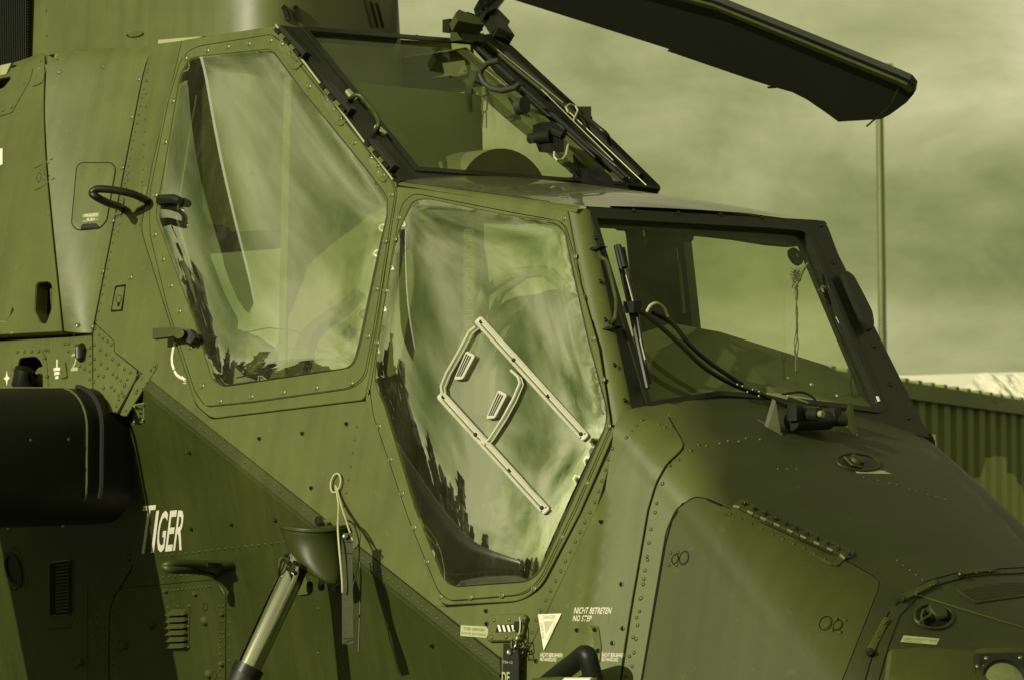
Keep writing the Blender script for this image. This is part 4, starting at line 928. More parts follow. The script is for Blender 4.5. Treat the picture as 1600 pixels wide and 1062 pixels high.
# TIGER
text('name_lettering', 'T', (222, 864.5), (236, 864.5), (224, 789.5), 'white', HELI, surf=Plane(A1 + N2 * .004, N2), bold=.03, lift=.0012) if False else None
S2t = Plane(A1 + N2 * .0034, N2)
def strokes_letter(polys, par): 
    for q in polys: decal('lettering', q, 'white', par, surf=S2t, lift=.0008)
nm = decal('lettering', [(224, 790), (244, 788), (243.2, 795.5), (223.3, 797.5)], 'white', HELI, surf=S2t, lift=.0008, label='white TIGER name lettering')
strokes_letter([[(231, 797), (235.5, 796.5), (225.6, 864), (221.6, 864.4)], [(244.5, 797.3), (249, 796.6), (240.6, 862.4), (236.2, 863)]], nm)
for ch, x0, x1, y0, y1, sl in (('G', 243.2, 256.5, 862.2, 797.8, 7.5), ('E', 258.3, 269.2, 861, 797.2, 8), ('R', 270.8, 284.2, 859.6, 796.8, 8)):
    text('lettering', ch, (x0, y0), (x1, y0 - 1.2), (x0 + sl, y1), 'white', nm, surf=S2t, bold=.012, lift=.0009)
# ------------------------------------------------------------------ hinges along the rear door's front edge
for (p, q) in (((441, 50), (480, 92)), ((511, 136), (551, 180)), ((582, 226), (618, 268))):
    d = V((q[0] - p[0], q[1] - p[1])).normalized(); w = V((-d.y, d.x))
    P = lambda a, b: tuple(V(p) + d * a + w * b)
    Lh = (V(q) - V(p)).length
    hg = patch('door_hinge', rnd([P(2, 3), P(Lh, 3), P(Lh + 2, 24), P(Lh - 6, 28), P(Lh * .3, 21)], 4), TOP, M['door'], HELI, off=.005, thick=.006, chamf=.002, reg=True)
    patch('hinge_leaf', [P(0, -9), P(Lh, -9), P(Lh + 2, 3), P(2, 3)], S1, M['frame'], hg, off=.024, thick=.024)
    for k in range(5):
        a = lerp(P(0, 1), P(Lh, 1), (k + .08) / 5); b = lerp(P(0, 1), P(Lh, 1), (k + .9) / 5)
        MB().tube([S1(*a)[0] + N1 * .027, S1(*b)[0] + N1 * .027], .0062, 8).build('hinge_knuckle', M['door'] if k % 2 else M['frame'], hg, smooth=True)
    screws([P(Lh * .25, 12), P(Lh * .55, 15), P(Lh * .85, 18)], hg, R=.0085)
pp = [(437, 42), (620, 284)]
bead('hinge_pin', pp, S1, .0032, M['label'], HELI, lift=.016); 
patch('door_edge_strip', [(438, 50), (442, 47), (618, 276), (612, 280)], S1, M['frame'], HELI, off=.012, thick=.012)
screws([(476, 66), (500, 95), (525, 124), (567, 177), (620, 243), (643, 272)], wr, R=.0062, surf=WR, dk=True)
# grab handle on the rear screen's pillar
def wr_(x, y, d): return Plane(WR.P + WR.N * d, WR.N)(x, y)[0]
gh = MB().tube(smoothp([wr_(548, 156, .0), wr_(551, 152, .03), wr_(557, 149, .045), wr_(565, 152, .05), wr_(577, 166, .05), wr_(588, 181, .05), wr_(592, 192, .045), wr_(590, 201, .03), wr_(589, 208, 0)]), .007, 9).build('grab_handle', M['dark'], HELI, smooth=True)
for q in ([(539, 146), (543, 144), (556, 158), (550, 162)], [(584, 201), (588, 199), (602, 213), (596, 215)]): patch('foot_plate', q, WR, M['label'], gh, off=.012, thick=.012)
# screws along the screens' bars
screws([(522, 46), (588, 52), (652, 57), (716, 62)], wr, R=.006, surf=WR, dk=True); screws([(690, 272), (740, 275), (800, 279), (868, 283)], wr, R=.006, surf=WR, dk=True)
screws([(1125, 335), (1060, 333), (990, 329), (1190, 340), (1283, 352), (1302, 410), (1330, 470), (1365, 540), (1392, 600), (1420, 652), (1333, 648), (1170, 636), (1062, 641), (1000, 645)], wf, R=.0075, surf=WF, dk=True)
screws([(930, 372), (938, 440), (946, 500), (960, 570), (976, 625)], wf, R=.007, surf=WF, dk=True)
# clear vent rails and wire hoops on the front pane
def gz(x, y, d=0):
    if not hasattr(gz, 'b'):
        me = gF.data; gz.b = BVHTree.FromPolygons([v.co for v in me.vertices], [tuple(p.vertices) for p in me.polygons])
    h = gz.b.ray_cast(CAM, ray(x, y).normalized()); return (h[0] + N1 * d, N1) if h[0] is not None else (S1(x, y)[0] + N1 * (.05 + d), N1)
class GS:
    def __call__(s, x, y): return gz(x, y)
GSs = GS()
for (p, q, w) in (((752, 503), (915, 682), 13), ((693, 620), (854, 797), 13)):
    d = V((q[0] - p[0], q[1] - p[1])).normalized(); n_ = V((-d.y, d.x)); Lr = (V(q) - V(p)).length
    P = lambda a, b: tuple(V(p) + d * a + n_ * b)
    rl = patch('vent_rail', rnd([P(-4, -w / 2), P(Lr + 4, -w / 2), P(Lr + 4, w / 2), P(-4, w / 2)], 4), GSs, M['vinyl'], HELI, off=.010, thick=.009, chamf=.002, step=18, smooth=False)
    bead('rail_lip', [P(0, -w * .36), P(Lr, -w * .36)], GSs, .0030, M['vinyl'], rl, lift=.0125); bead('rail_lip', [P(0, w * .36), P(Lr, w * .36)], GSs, .0030, M['vinyl'], rl, lift=.0125)
    groove('rail_slot', [P(6, 1), P(Lr - 6, 1)], GSs, .0045, M['interior'], rl, lift=.0108)
    for k in range(4):
        o_ = P(4 + (Lr - 8) * k / 3, -2 + 2 * (k % 2)); pz, nz = gz(*o_); MB().disc(pz + nz * .012, nz, [(.0055, 0), (.0045, .003), (.0016, .0034)], 10).build('rail_screw', M['frame'], rl)
for q in ([(748, 512), (738, 520), (722, 550), (702, 585), (694, 605), (696, 618)], [(803, 580), (814, 590), (817, 600), (806, 626), (790, 655), (770, 686), (762, 695), (752, 690)]):
    stroke(q, lambda x, y: gz(x, y, .012), .0040, .004, 7, step=8).build('vent_hoop', M['vinyl'], HELI, smooth=True)
    stroke([(x + 4, y + 2) for x, y in q], lambda x, y: gz(x, y, .008), .002, .002, 6, step=8).build('vent_hoop', M['cord'], HELI, smooth=True)
for (x, y) in ((722, 572), (772, 633)):
    c = [(x + 11, y - 22), (x + 24, y - 15), (x + 5, y + 21), (x - 8, y + 22)]
    vn = patch('pane_vent', rnd(c, 3), GSs, M['vinyl'], HELI, off=.012, thick=.012, smooth=False)
    for k in range(3):
        a = .16 + .24 * k; u = lerp(c[0], c[1], a); w2 = lerp(c[3], c[2], a); u2 = lerp(c[0], c[1], a + .12); w3 = lerp(c[3], c[2], a + .12)
        patch('vent_slot', [lerp(u, w2, .08), lerp(u2, w3, .08), lerp(u2, w3, .9), lerp(u, w2, .9)], GSs, M['indark'], vn, off=.0135, thick=.001, chamf=0)
# ------------------------------------------------------------------ rear screen's right pillar: rails, cables, brackets
patch('pillar_cover', rnd([(744, 60), (772, 56), (800, 78), (860, 134), (940, 207), (1030, 296), (984, 290), (900, 214), (820, 142)], 3), Plane(WR.P, WR.N), M['frame'], HELI, off=.010, thick=.04, chamf=.006)
wrp = wr_
for (q, r_, m, nme) in (([(768, 68), (850, 139), (930, 211), (1000, 278)], .016, 'frame', 'pillar_rail'), ([(748, 58), (800, 103), (860, 152), (880, 168)], .0055, 'dark', 'cable_conduit'),
                        ([(735, 60), (790, 112), (890, 200), (965, 262), (985, 280)], .0045, 'frame', 'cable_conduit'), ([(742, 72), (820, 142), (900, 212), (975, 280)], .007, 'black', 'pillar_rail'),
                        ([(862, 150), (890, 185), (910, 205), (935, 232), (980, 278)], .0035, 'frame', 'cable_conduit')):
    MB().tube([wrp(x, y, .02) for x, y in dens(q, 25, False)], r_, 8).build(nme, M[m], HELI, smooth=True)
for q in ([(762, 66), (880, 161)], [(846, 140), (958, 251)], [(890, 176), (1010, 290)]):
    MB().tube([wrp(x, y, .034) for x, y in dens(q, 25, False)], .0016, 6).build('bright_wire', M['plate'], HELI, smooth=True)
for q in ([(888, 176), (884, 168), (890, 163), (899, 166), (903, 173), (899, 182), (896, 188)], [(866, 238), (866, 246), (870, 250), (878, 250), (884, 243), (888, 225)]):
    MB().tube([wrp(x, y, .05) for x, y in q], .0032, 7).build('cable_loop', M['cord'], HELI, smooth=True)
gr_ = MB().tube(smoothp([wrp(905, 178, .02), wrp(918, 186, .055), wrp(935, 200, .07), wrp(946, 209, .07), wrp(952, 220, .05), wrp(951, 228, .02)]), .0075, 9).build('grab_handle', M['frame'], HELI, smooth=True)
MB().box(wrp(905, 186, .02), WR.N * .05, V((.05, 0, .0)), V((0, 0, .035))).build('clamp_block', M['frame'], HELI); MB().tube([wrp(920, 178, .04), wrp(923, 186, .04)], .006, 8).build('clamp_stud', M['frame'], HELI)
MB().box(wrp(730, 59, .03), Qd * .10, Fd * .05, Zd * .028).build('mount_block', M['dark'], HELI)
mk_ = MB().prism([wrp(702, 38, .05), wrp(708, 32, .05), wrp(738, 44, .05), wrp(748, 56, .05), wrp(730, 54, .05), wrp(706, 50, .05)], WR.N * .04).build('cutter_mount', M['nosedoor'], HELI)
MB().box(wrp(702, 41, .03), Qd * .03, Fd * .03, Zd * .04).build('mount_foot', M['frame'], mk_)
MB().prism([wrp(745, 34, .03), wrp(740, 15, .06), wrp(752, 2, .08), wrp(757, -10, .1), wrp(792, -12, .1), wrp(787, 3, .08), wrp(769, 26, .06), wrp(752, 35, .04)], WR.N * .035).build('wire_cutter', M['frame'], HELI)
for x, y in ((745, 12), (758, 6), (752, 20), (761, 15), (746, 23), (752, 33)):
    MB().disc(wrp(x, y, .10), WR.N, [(.006, 0), (.006, .004), (.002, .005)], 8).build('cutter_rivet', M['black'], HELI)
MB().prism([wrp(752, 33, .03), wrp(770, 31, .03), wrp(788, 50, .03), wrp(784, 56, .03), wrp(795, 72, .03), wrp(770, 60, .03)], WR.N * .04).build('cutter_base', M['frame'], HELI)
MB().tube([wrp(718, 33, .05), wrp(722, 25, .07), wrp(730, 20.5, .08), wrp(740, 24, .08), wrp(748, 36, .06), wrp(753, 48, .04)], .004, 7).build('cable_loop', M['frame'], HELI, smooth=True)
# hung inside, seen through the rear screen
IT = atT(W0 * .78)
def it(x, y): return IT(x, y)[0]
MB().tube([it(780, 95), it(764, 98), it(752, 108), it(750, 118), it(756, 130), it(768, 139), it(785, 142), it(806, 137), it(812, 130)], .0095, 10).build('assist_handle', M['indark'], HELI, smooth=True)
cb = MB().tube([it(757, 147), it(754, 160), it(753, 172), it(757, 176), it(761, 172), it(761, 160), it(758, 147)], .0028, 6).build('hanging_hook', M['interior'], HELI, smooth=True)
MB().tube([it(755, 176), it(753, 200)], .0022, 6).build('hook_strap', M['interior'], cb); MB().tube([it(760, 176), it(760, 200)], .0022, 6).build('hook_strap', M['interior'], cb)
MB().tube([it(757, 137), it(758, 150)], .011, 8).build('hook_block', M['interior'], cb)
MB().tube([it(820, 165), it(818, 166) - Fd * .02], .026, 20).build('roof_speaker', M['indark'], HELI, smooth=False)
cm_ = MB().tube([it(828, 217), it(842, 215), it(843, 215), it(864, 212)], [.016, .016, .020, .022], 14).build('sight_camera', M['black'], HELI, smooth=True, sharp=30)
MB().prism([it(852, 194), it(862, 190), it(880, 202), it(882, 238), (it(862, 236)), it(852, 210)], Fd * -.05).build('camera_bracket', M['black'], cm_)
MB().tube([it(862, 205), it(880, 213)], .012, 8).build('camera_knob', M['black'], cm_)
MB().prism([it(893, 283), it(905, 276), it(918, 276), it(922, 262), it(936, 262), it(955, 275), it(960, 290), it(893, 290)], Fd * -.06).build('panel_equipment', M['black'], HELI)
patch('port_post', [(694, 276), (712, 200), (735, 110), (744, 112), (726, 190), (706, 276)], atT(W0 * .86), M['indark'], HELI, off=0, thick=.02)
patch('port_liner', [(560, 60), (735, 68), (738, 96), (686, 112), (690, 118), (734, 116), (745, 130), (738, 140), (745, 158), (736, 172), (720, 186), (700, 195), (684, 202), (692, 240), (680, 285), (540, 285)], atT(W0 * .93), M['bulk'], HELI, off=0, thick=.01)

# ================================================================== nose fittings
hl = [(1157, 780), (1335, 864), (1326, 872), (1319, 872), (1145, 791)]
h0 = patch('hinge_leaf', hl, TOP, M['dark'], HELI, off=.005, thick=.006, reg=True)
h1 = patch('hinge_leaf', [(1146, 792), (1319, 873), (1308, 884), (1298, 882), (1133, 803)], TOP, M['nosedoor'], HELI, off=.004, thick=.005, reg=True)
for k in range(17):
    a = lerp((1145, 790), (1320, 872), (k + .06) / 17); b = lerp((1145, 790), (1320, 872), (k + .94) / 17)
    pa_, na_ = TOP(*a); pb_, nb_ = TOP(*b); MB().tube([pa_ + na_ * .003, pb_ + nb_ * .003], .0052, 8).build('hinge_knuckle', M['dark' if k % 2 else 'steel'], h0, smooth=True)
bolts(line((1163, 787), (1326, 865), 11), h0, R=.006); rivets(line((1141, 802), (1306, 880), 11), h1, m='dark', r=.0042, h=.002)
for (x, y, a, b, rt_) in ((1055, 873, 5, 8, .3), (1069, 871, 7, 11, .3), (1290, 973, 9, 11.5, .6), (1309.5, 976, 6.5, 8.5, .6)):
    q = ellipse(x, y, a, b, rt_, 16); groove('ring_seam', q + [q[0]], TOP, .0026, M['gap'], noseside, step=5)
    patch('turn_fastener', ellipse(x, y, a * .72, b * .72, rt_, 14), TOP, M['nosedoor'], noseside, off=.0015, thick=.002, smooth=False)
rivets([(1048, 863), (1059, 862), (1045, 882), (1057, 882), (1307, 966), (1321, 968), (1300, 984), (1313, 987)], noseside, r=.0048, h=.003, m='dark')
# ridge around the door and the collar of the sensor bay
groove('door_gap', [(1128, 790), (1108, 781), (1086, 777), (1066, 787), (1050, 812), (1040, 848), (1003, 1062)], TOP, .0055, M['gap'], HELI, lift=.0004)
col = [(1640, 884), (1600, 886), (1540, 889), (1500, 893), (1452, 906), (1415, 928), (1388, 958), (1370, 1000), (1352, 1062), (1346, 1100)]
groove('collar_seam', col, TOP, .004, M['gap'], HELI)
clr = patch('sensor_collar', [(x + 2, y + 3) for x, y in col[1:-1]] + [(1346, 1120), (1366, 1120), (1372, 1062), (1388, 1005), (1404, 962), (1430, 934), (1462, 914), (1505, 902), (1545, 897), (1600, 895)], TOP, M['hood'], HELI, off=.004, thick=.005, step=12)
for q, w in ((((1358, 1020), (1384, 968)), 5), (((1408, 937), (1460, 911)), 4.5), (((1498, 897), (1553, 891)), 3.5)):
    d = (V(q[1]) - V(q[0])).normalized(); n_ = V((-d.y, d.x)); P = lambda a, b: tuple(V(q[0]) + d * a + n_ * b); Lq = (V(q[1]) - V(q[0])).length
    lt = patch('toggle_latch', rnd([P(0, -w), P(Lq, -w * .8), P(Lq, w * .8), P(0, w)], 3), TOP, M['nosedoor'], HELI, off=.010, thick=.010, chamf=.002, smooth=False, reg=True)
    pz, nz = TOP(*P(3, 0)); MB().disc(pz, nz, [(.010, 0), (.010, .006), (.006, .010)], 12).build('latch_button', M['frame'], lt, smooth=True)
    rivets([P(Lq * .5, 0), P(Lq - 6, 0), P(Lq - 2, 1)], lt, m='dark', r=.004, h=.003)
bead('bay_seam_moulding', [(1430, 928), (1500, 950), (1600, 980), (1640, 992)], TOP, .0028, M['paint'], HELI, step=12)
# perforated grille
gq = [(1494, 921), (1545, 909), (1600, 906), (1640, 906), (1640, 928), (1600, 931), (1524, 942)]
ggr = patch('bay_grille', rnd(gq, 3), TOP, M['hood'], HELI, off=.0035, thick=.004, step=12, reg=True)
mb = MB()
for i in range(34):
    for j in range(12):
        x, y = 1497 + i * 4.2 + (j % 2) * 2.1, 908 + j * 3.1
        if inside(x, y, offset_poly(gq, -3)):
            p, n = TOP(x, y); a = V((x, y)); c = [TOP(x - 1.5, y)[0], TOP(x, y - .9)[0], TOP(x + 1.5, y)[0], TOP(x, y + .9)[0]]; mb.add([k + n * .0008 for k in c], [(0, 1, 2, 3)])
mb.build('grille_holes', M['gap'], ggr, kind='stuff')
# filler recess with its tied cap, lower right
def bowl(cx, cy, a, b, rot, depth, m, name, rim=0):
    "a dished recess drawn as a flat dark patch, its shade put in the colour"
    p, n = TOP(cx, cy); q = ellipse(cx, cy, a, b, rot, 24); o = patch(name, q, TOP, M[m], HELI, off=.0012, thick=.001, smooth=False, step=5); return o  # flat patch; the recess's shade is only its dark colour
def ring3(cx, cy, a, b, rot, r, m, name, parent=HELI):
    q = ellipse(cx, cy, a, b, rot, 26); P = [TOP(*k) for k in q]; MB().tube([p + n * r * .3 for p, n in P], r, 7, closed=True).build(name, M[m], parent, smooth=True)
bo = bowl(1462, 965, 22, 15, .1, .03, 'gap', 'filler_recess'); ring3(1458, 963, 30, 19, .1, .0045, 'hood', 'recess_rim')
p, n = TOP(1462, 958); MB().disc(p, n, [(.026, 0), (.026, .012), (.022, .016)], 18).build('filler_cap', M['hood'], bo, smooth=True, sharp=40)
for q in ([(1434, 974), (1448, 967), (1460, 958)], [(1438, 976), (1436, 966), (1440, 956)], [(1456, 957), (1450, 963), (1440, 970)]):
    stroke(q, TOP, .0028, .003, 6, lift=.010, step=4).build('cap_tie', M['nosedoor'], bo, smooth=True)
lb = decal('label', rnd([(1412, 992), (1468, 997), (1463, 1006.5), (1407, 1002)], 1), 'faded', HELI, step=5)
text('lettering', 'GEFAHR  AUGENSCHUTZ  DANGER', (1411, 998.6), (1464, 1002), (1412, 995.6), 'plate', lb); text('lettering', 'PROTECT EYES', (1411, 1001.6), (1440, 1003.8), (1412, 999.6), 'plate', lb)
# sensor lamp box
gx = [(1391, 1020), (1440, 1017), (1500, 1020), (1520, 1024), (1534, 1018), (1640, 1017), (1640, 1120), (1380, 1120)]
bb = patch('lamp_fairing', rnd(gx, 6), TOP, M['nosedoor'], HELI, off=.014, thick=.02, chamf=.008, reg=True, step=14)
lf = patch('lamp_frame', rnd([(1523, 1023), (1640, 1019), (1640, 1120), (1521, 1120)], 5), TOP, M['frame'], HELI, off=.006, thick=.008, chamf=.003, reg=True)
p, n = TOP(1568, 1068); n = (n + (CAM - p).normalized() * 1.2).normalized()
MB().disc(p, n, [(.064, 0), (.064, .014), (.058, .018), (.053, .012)], 36).build('lamp_rim', M['frame'], lf, smooth=True, sharp=40)
MB().disc(p, n, [(.054, .010), (.045, .014), (.025, .018), (0, .0195)], 30).build('lamp_lens', M['lens'], lf, smooth=True)
screws([(1541, 1028), (1594, 1027), (1527, 1041), (1539, 1041), (1594, 1041), (1536, 1049)], lf, R=.0065)
# small dished fitting and label bar on the hood
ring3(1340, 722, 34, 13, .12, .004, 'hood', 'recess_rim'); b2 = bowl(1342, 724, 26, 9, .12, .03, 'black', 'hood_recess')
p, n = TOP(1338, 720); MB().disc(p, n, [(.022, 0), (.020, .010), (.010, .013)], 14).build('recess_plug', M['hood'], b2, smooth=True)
stroke([(1318, 716), (1330, 728), (1345, 732)], TOP, .0035, .003, 6, lift=.005, step=4).build('plug_tie', M['nosedoor'], b2, smooth=True)
decal('label', [(1334, 733.5), (1380, 734.5), (1393, 739.8), (1340, 738.8)], 'faded', HELI, step=5)
# warning lettering on the flank
pl = decal('label', rnd([(895, 946), (955, 949), (952, 973), (893, 972)], 1), 'door', HELI)
text('lettering', 'NICHT BETRETEN', (896.5, 958), (954, 958.4), (899, 948), 'white', pl, bold=.012); text('lettering', 'NO STEP', (894.8, 969.6), (923.5, 970), (897, 960.5), 'white', pl, bold=.012)
for (x, c) in ((843, 'NICHT BERUEHREN'), (939.5, 'NICHT BERUEHREN')):
    pl = decal('label', rnd([(x, 1016.5), (x + 37, 1018), (x + 36, 1034), (x - .6, 1033)], 1), 'door', HELI)
    text('lettering', c, (x + 1.4, 1025.4), (x + 35.5, 1026.4), (x + 2.4, 1019), 'white', pl, bold=.012); text('lettering', 'NO HANDLING', (x + .8, 1032), (x + 26, 1033), (x + 1.8, 1026), 'white', pl, bold=.012)
S9 = Plane(O + N1 * .0112, N1)
tri = decal('warning_triangle', [(840.5, 959), (877.5, 957.5), (849.5, 1015.5)], 'white', HELI, surf=S9, lift=.0003)
text('lettering', 'DANGER', (848, 966.6), (868, 965.8), (848.6, 960.6), 'label', tri, surf=S9, lift=.0008)
text('lettering', 'SEAT PYRO', (847, 998), (844, 972), (851, 998), 'label', tri, surf=S9, lift=.0008); text('lettering', 'SIEGE PYRO', (854.5, 998), (866.5, 971), (858, 1000), 'label', tri, surf=S9, lift=.0008)
decal('triangle_mark', [(850, 970), (865, 969.4), (853, 990)], 'cord', tri, surf=S9, lift=.0006)
al = decal('label', [(720, 976), (759, 978), (765, 984.5), (760, 996), (719.5, 992.6)], 'faded', HELI, surf=Plane(O + N1 * .0056, N1))
text('lettering', 'TUER ABWURF', (724, 983.4), (757, 986), (724.3, 978.8), 'paint', al, surf=Plane(O + N1 * .0062, N1), lift=.0004); text('lettering', 'DOOR JETTISON', (721, 990.6), (758.5, 994), (721.3, 986.4), 'paint', al, surf=Plane(O + N1 * .0062, N1), lift=.0004)
# jettison handle cover
hb = patch('jettison_handle_cover', rnd([(771, 963), (822, 961), (826, 965), (820, 996), (818, 1000), (768, 1001)], 2), TOP, M['paint'], HELI, off=.016, thick=.016, chamf=.003, reg=True)
decal('stripe_field', [(777, 975.5), (808, 974), (808, 986), (774.5, 987.4)], 'black', hb, lift=.0008)
for k in range(5): x = 777.5 + k * 7.2; decal('hazard_stripe', [(x, 976), (x + 3.6, 975.8), (x + 6.6, 986.2), (x + 3.0, 986.4)], 'white', hb, lift=.0014)
screws([(772, 968), (796, 967), (820, 965), (768.5, 995), (791, 994), (815, 992)], hb, R=.0055)
def e1(x, y, d): return outp(x, y, d)
patch('handle_lever', rnd([(808, 972), (816, 972), (814, 986), (807, 984)], 2), SA, M['black'], hb, off=.012, thick=.02)
# plate beneath the nose probe, and the probe's black arm
pp_ = patch('probe_plate', rnd([(903, 978), (935, 977), (940, 1012), (937, 1036), (876, 1040), (886, 1005)], 5), TOP, M['paint'], HELI, off=.004, thick=.005, chamf=.0015, reg=True)
bolts([(902, 984), (930, 983), (935, 1016)], pp_, R=.0085)
arm = MB().tube(smoothp([e1(800, 1118, .02), e1(850, 1072, .07), e1(895, 1036, .12), e1(915, 1022, .14), e1(922, 1040, .13), e1(932, 1080, .10), e1(940, 1110, .08)], 6), [.024] * 37, 16).build('probe_arm', M['black'], HELI, smooth=True)
MB().tube([e1(835, 1066, .19), e1(875, 1064, .2), e1(935, 1066, .2)], .012, 12).build('probe_tube', M['nosedoor'], arm, smooth=True)
MB().tube([e1(884, 1067, .21), e1(926, 1067, .21)], .0145, 12).build('probe_sleeve', M['white'], arm, smooth=True)
# ================================================================== gear leg and its fairing cup
mb = MB(); secs_ = [(822, 443, 545), (826, 440, 545), (833, 441, 541), (842, 444, 537), (852, 448, 535), (864, 453, 534), (876, 460, 534), (888, 470, 534), (898, 482, 533), (906, 498, 532), (910, 514, 528)]
vs = []; K = 24
for (y, xa, xb) in secs_:
    wd_ = (xb - xa) / 600 / .92; c = e1((xa + xb) / 2, y, .055)
    for k in range(K):
        a = 2 * math.pi * k / K; vs.append(c + V((math.cos(a) * wd_ / 2, math.sin(a) * wd_ * .5 + .01, 0)) + Zd * (.006 * math.cos(a * 2)))
fs = [(i * K + k, i * K + (k + 1) % K, (i + 1) * K + (k + 1) % K, (i + 1) * K + k) for i in range(len(secs_) - 1) for k in range(K)] + [tuple(range(K)), tuple((len(secs_) - 1) * K + k for k in range(K))]
cup = mk('leg_fairing', vs, fs, M['dark'], HELI, smooth=True, sharp=60)
MB().tube([V(v) for v in vs[K:2 * K]], .004, 6, closed=True).build('fairing_rim', M['dark'], cup, smooth=True)
patch('fairing_flange', rnd(ellipse(530, 835, 34, 28, .3, 18), 0), TOP, M['paint'], HELI, off=.004, thick=.005)
patch('fairing_flange', rnd([(440, 870), (470, 860), (488, 925), (470, 928), (438, 895)], 6), S2, M['paint'], HELI, off=.010, thick=.01)
leg = MB().tube([e1(468, 872, .08), e1(452, 908, .10), e1(384, 1052, .155), e1(360, 1105, .175)], .0335, 24).build('gear_leg', M['chrome'], HELI, smooth=True)
MB().tube([e1(390, 1040, .152), e1(383, 1054, .157)], .042, 24).build('leg_collar', M['frame'], leg, smooth=True, sharp=40); MB().tube([e1(383, 1054, .157), e1(360, 1105, .175)], .038, 24).build('leg_boot', M['rubber'], leg, smooth=True)
for k, (x, y) in enumerate(((450, 876), (456, 882), (462, 878), (452, 888), (459, 892), (446, 873))): MB().tube([e1(x - 2, y, .13), e1(x + 3, y + 3, .14)], .006, 8).build('hydraulic_nut', M['steel' if k % 2 else 'frame'], leg, smooth=True)
MB().tube(smoothp([e1(448, 866, .12), e1(438, 880, .14), e1(438, 900, .13), e1(462, 915, .08)]), .004, 7).build('hydraulic_hose', M['frame'], leg, smooth=True)
pv = MB().tube([e1(498, 812, .04), e1(502, 822, .06)], .012, 12).build('hinge_boss', M['frame'], HELI, smooth=True, sharp=40)
for x, y in ((502, 918), (524, 920), (484, 922)): MB().tube([e1(x, y, .02), e1(x, y - 10, .05)], .009, 8).build('bracket_lug', M['frame'], HELI, smooth=True)
# ================================================================== hanging streamers (separate things)
def streamer(name, loc, label, group=None): return thing(name, loc, label, 'safety streamer', group)
sx = e1(540, 760, .03); ST = streamer('safety_streamer', sx, 'long olive webbing streamer hanging on a pale ring and cord beside the gear leg')
q = ellipse(524.5, 754, 7.5, 15, .2, 26); MB().tube([e1(x, y, .012) for x, y in q], .0026, 7, closed=True).build('pull_ring', M['cord'], ST, smooth=True)
MB().tube(smoothp([e1(526, 760, .01), e1(533, 788, .03), e1(545, 826, .09), e1(551, 843, .125)]), .0024, 6).build('cord', M['cord'], ST, smooth=True); MB().tube(smoothp([e1(524, 758, .01), e1(529, 790, .04), e1(528, 828, .14), e1(534, 900, .145), e1(535, 925, .14)]), .0026, 6).build('cord', M['cord'], ST, smooth=True)
MB().tube(smoothp([e1(541, 812, .03), e1(552, 818, .05), e1(560, 840, .07), e1(561, 870, .09), e1(553, 910, .12), e1(543, 950, .10), e1(541, 958, .10)]), .0022, 6).build('cord', M['rubber'], ST, smooth=True); MB().tube(smoothp([e1(560, 868, .05), e1(564, 900, .05), e1(562, 960, .05), e1(560, 1018, .05)]), .0024, 6).build('cord', M['rubber'], ST, smooth=True)
vs = []; nR = 24
for i in range(nR + 1):
    y = 832 + (1006 - 832) * i / nR; w = .004 * math.sin(i * .5); c0_, c1_ = e1(533.5 + i * .05, y, .125 + w), e1(550.5 + i * .07, y - .5, .120 - w)
    vs += [c0_, c1_, c1_ + V((0, .003, 0)), c0_ + V((0, .003, 0))]
fs = [(4 * i + a, 4 * i + (a + 1) % 4, 4 * i + 4 + (a + 1) % 4, 4 * i + 4 + a) for i in range(nR) for a in range(4)] + [(0, 1, 2, 3), (4 * nR, 4 * nR + 1, 4 * nR + 2, 4 * nR + 3)]
rb_ = mk('ribbon', vs, fs, M['ribbon'], ST)
for y in (845, 863, 996): MB().tube([e1(534, y, .128), e1(551, y, .124)], .0012, 4).build('stitching', M['rubber'], rb_)
MB().tube([e1(535, 996, .13), e1(551, 1005, .126)], .0010, 4).build('stitching', M['rubber'], rb_); MB().tube([e1(551, 996, .13), e1(535, 1005, .126)], .0010, 4).build('stitching', M['rubber'], rb_)
MB().disc(e1(540, 837, .13), N1, [(.008, 0), (.007, .003), (.004, .002)], 14).build('grommet', M['steel'], rb_, smooth=True)
T2 = streamer('safety_streamer', e1(797, 1003, .04), 'black tag streamer with a grommet hanging on rings under the striped handle cover')
tg = patch('ribbon', [(786.5, 1005), (810.5, 1004), (809, 1120), (784, 1120)], Plane(O + N1 * .04, N1), M['black'], T2, off=0, thick=.003)
PT = Plane(O + N1 * .0405, N1)
MB().disc(e1(797, 1018, .042), N1, [(.0085, 0), (.0075, .003), (.004, .002), (0, .002)], 16).build('grommet', M['steel'], tg, smooth=True)
text('lettering', '750-12', (785.5, 1035.4), (801, 1036.4), (785.8, 1031.4), 'faded', tg, surf=PT); text('lettering', 'DE', (784.5, 1066), (796.5, 1066), (784.5, 1049), 'label', tg, surf=PT, bold=.02)
for (x, y, a, b) in ((803, 993, 6, 7.5), (802.5, 1004, 3.5, 9), (815, 1003, 4, 12), (814, 1015, 4, 8)):
    q = ellipse(x, y, a, b, .15, 20); MB().tube([e1(u, v, .045 + .006 * math.sin(i)) for i, (u, v) in enumerate(q)], .0018, 6, closed=True).build('split_ring', M['frame' if x > 810 else 'plate'], T2, smooth=True)
MB().tube(smoothp([e1(812, 964, .03), e1(813, 975, .035), e1(811, 990, .04), e1(805, 997, .045)]), .0022, 6).build('cord', M['cord'], T2, smooth=True)
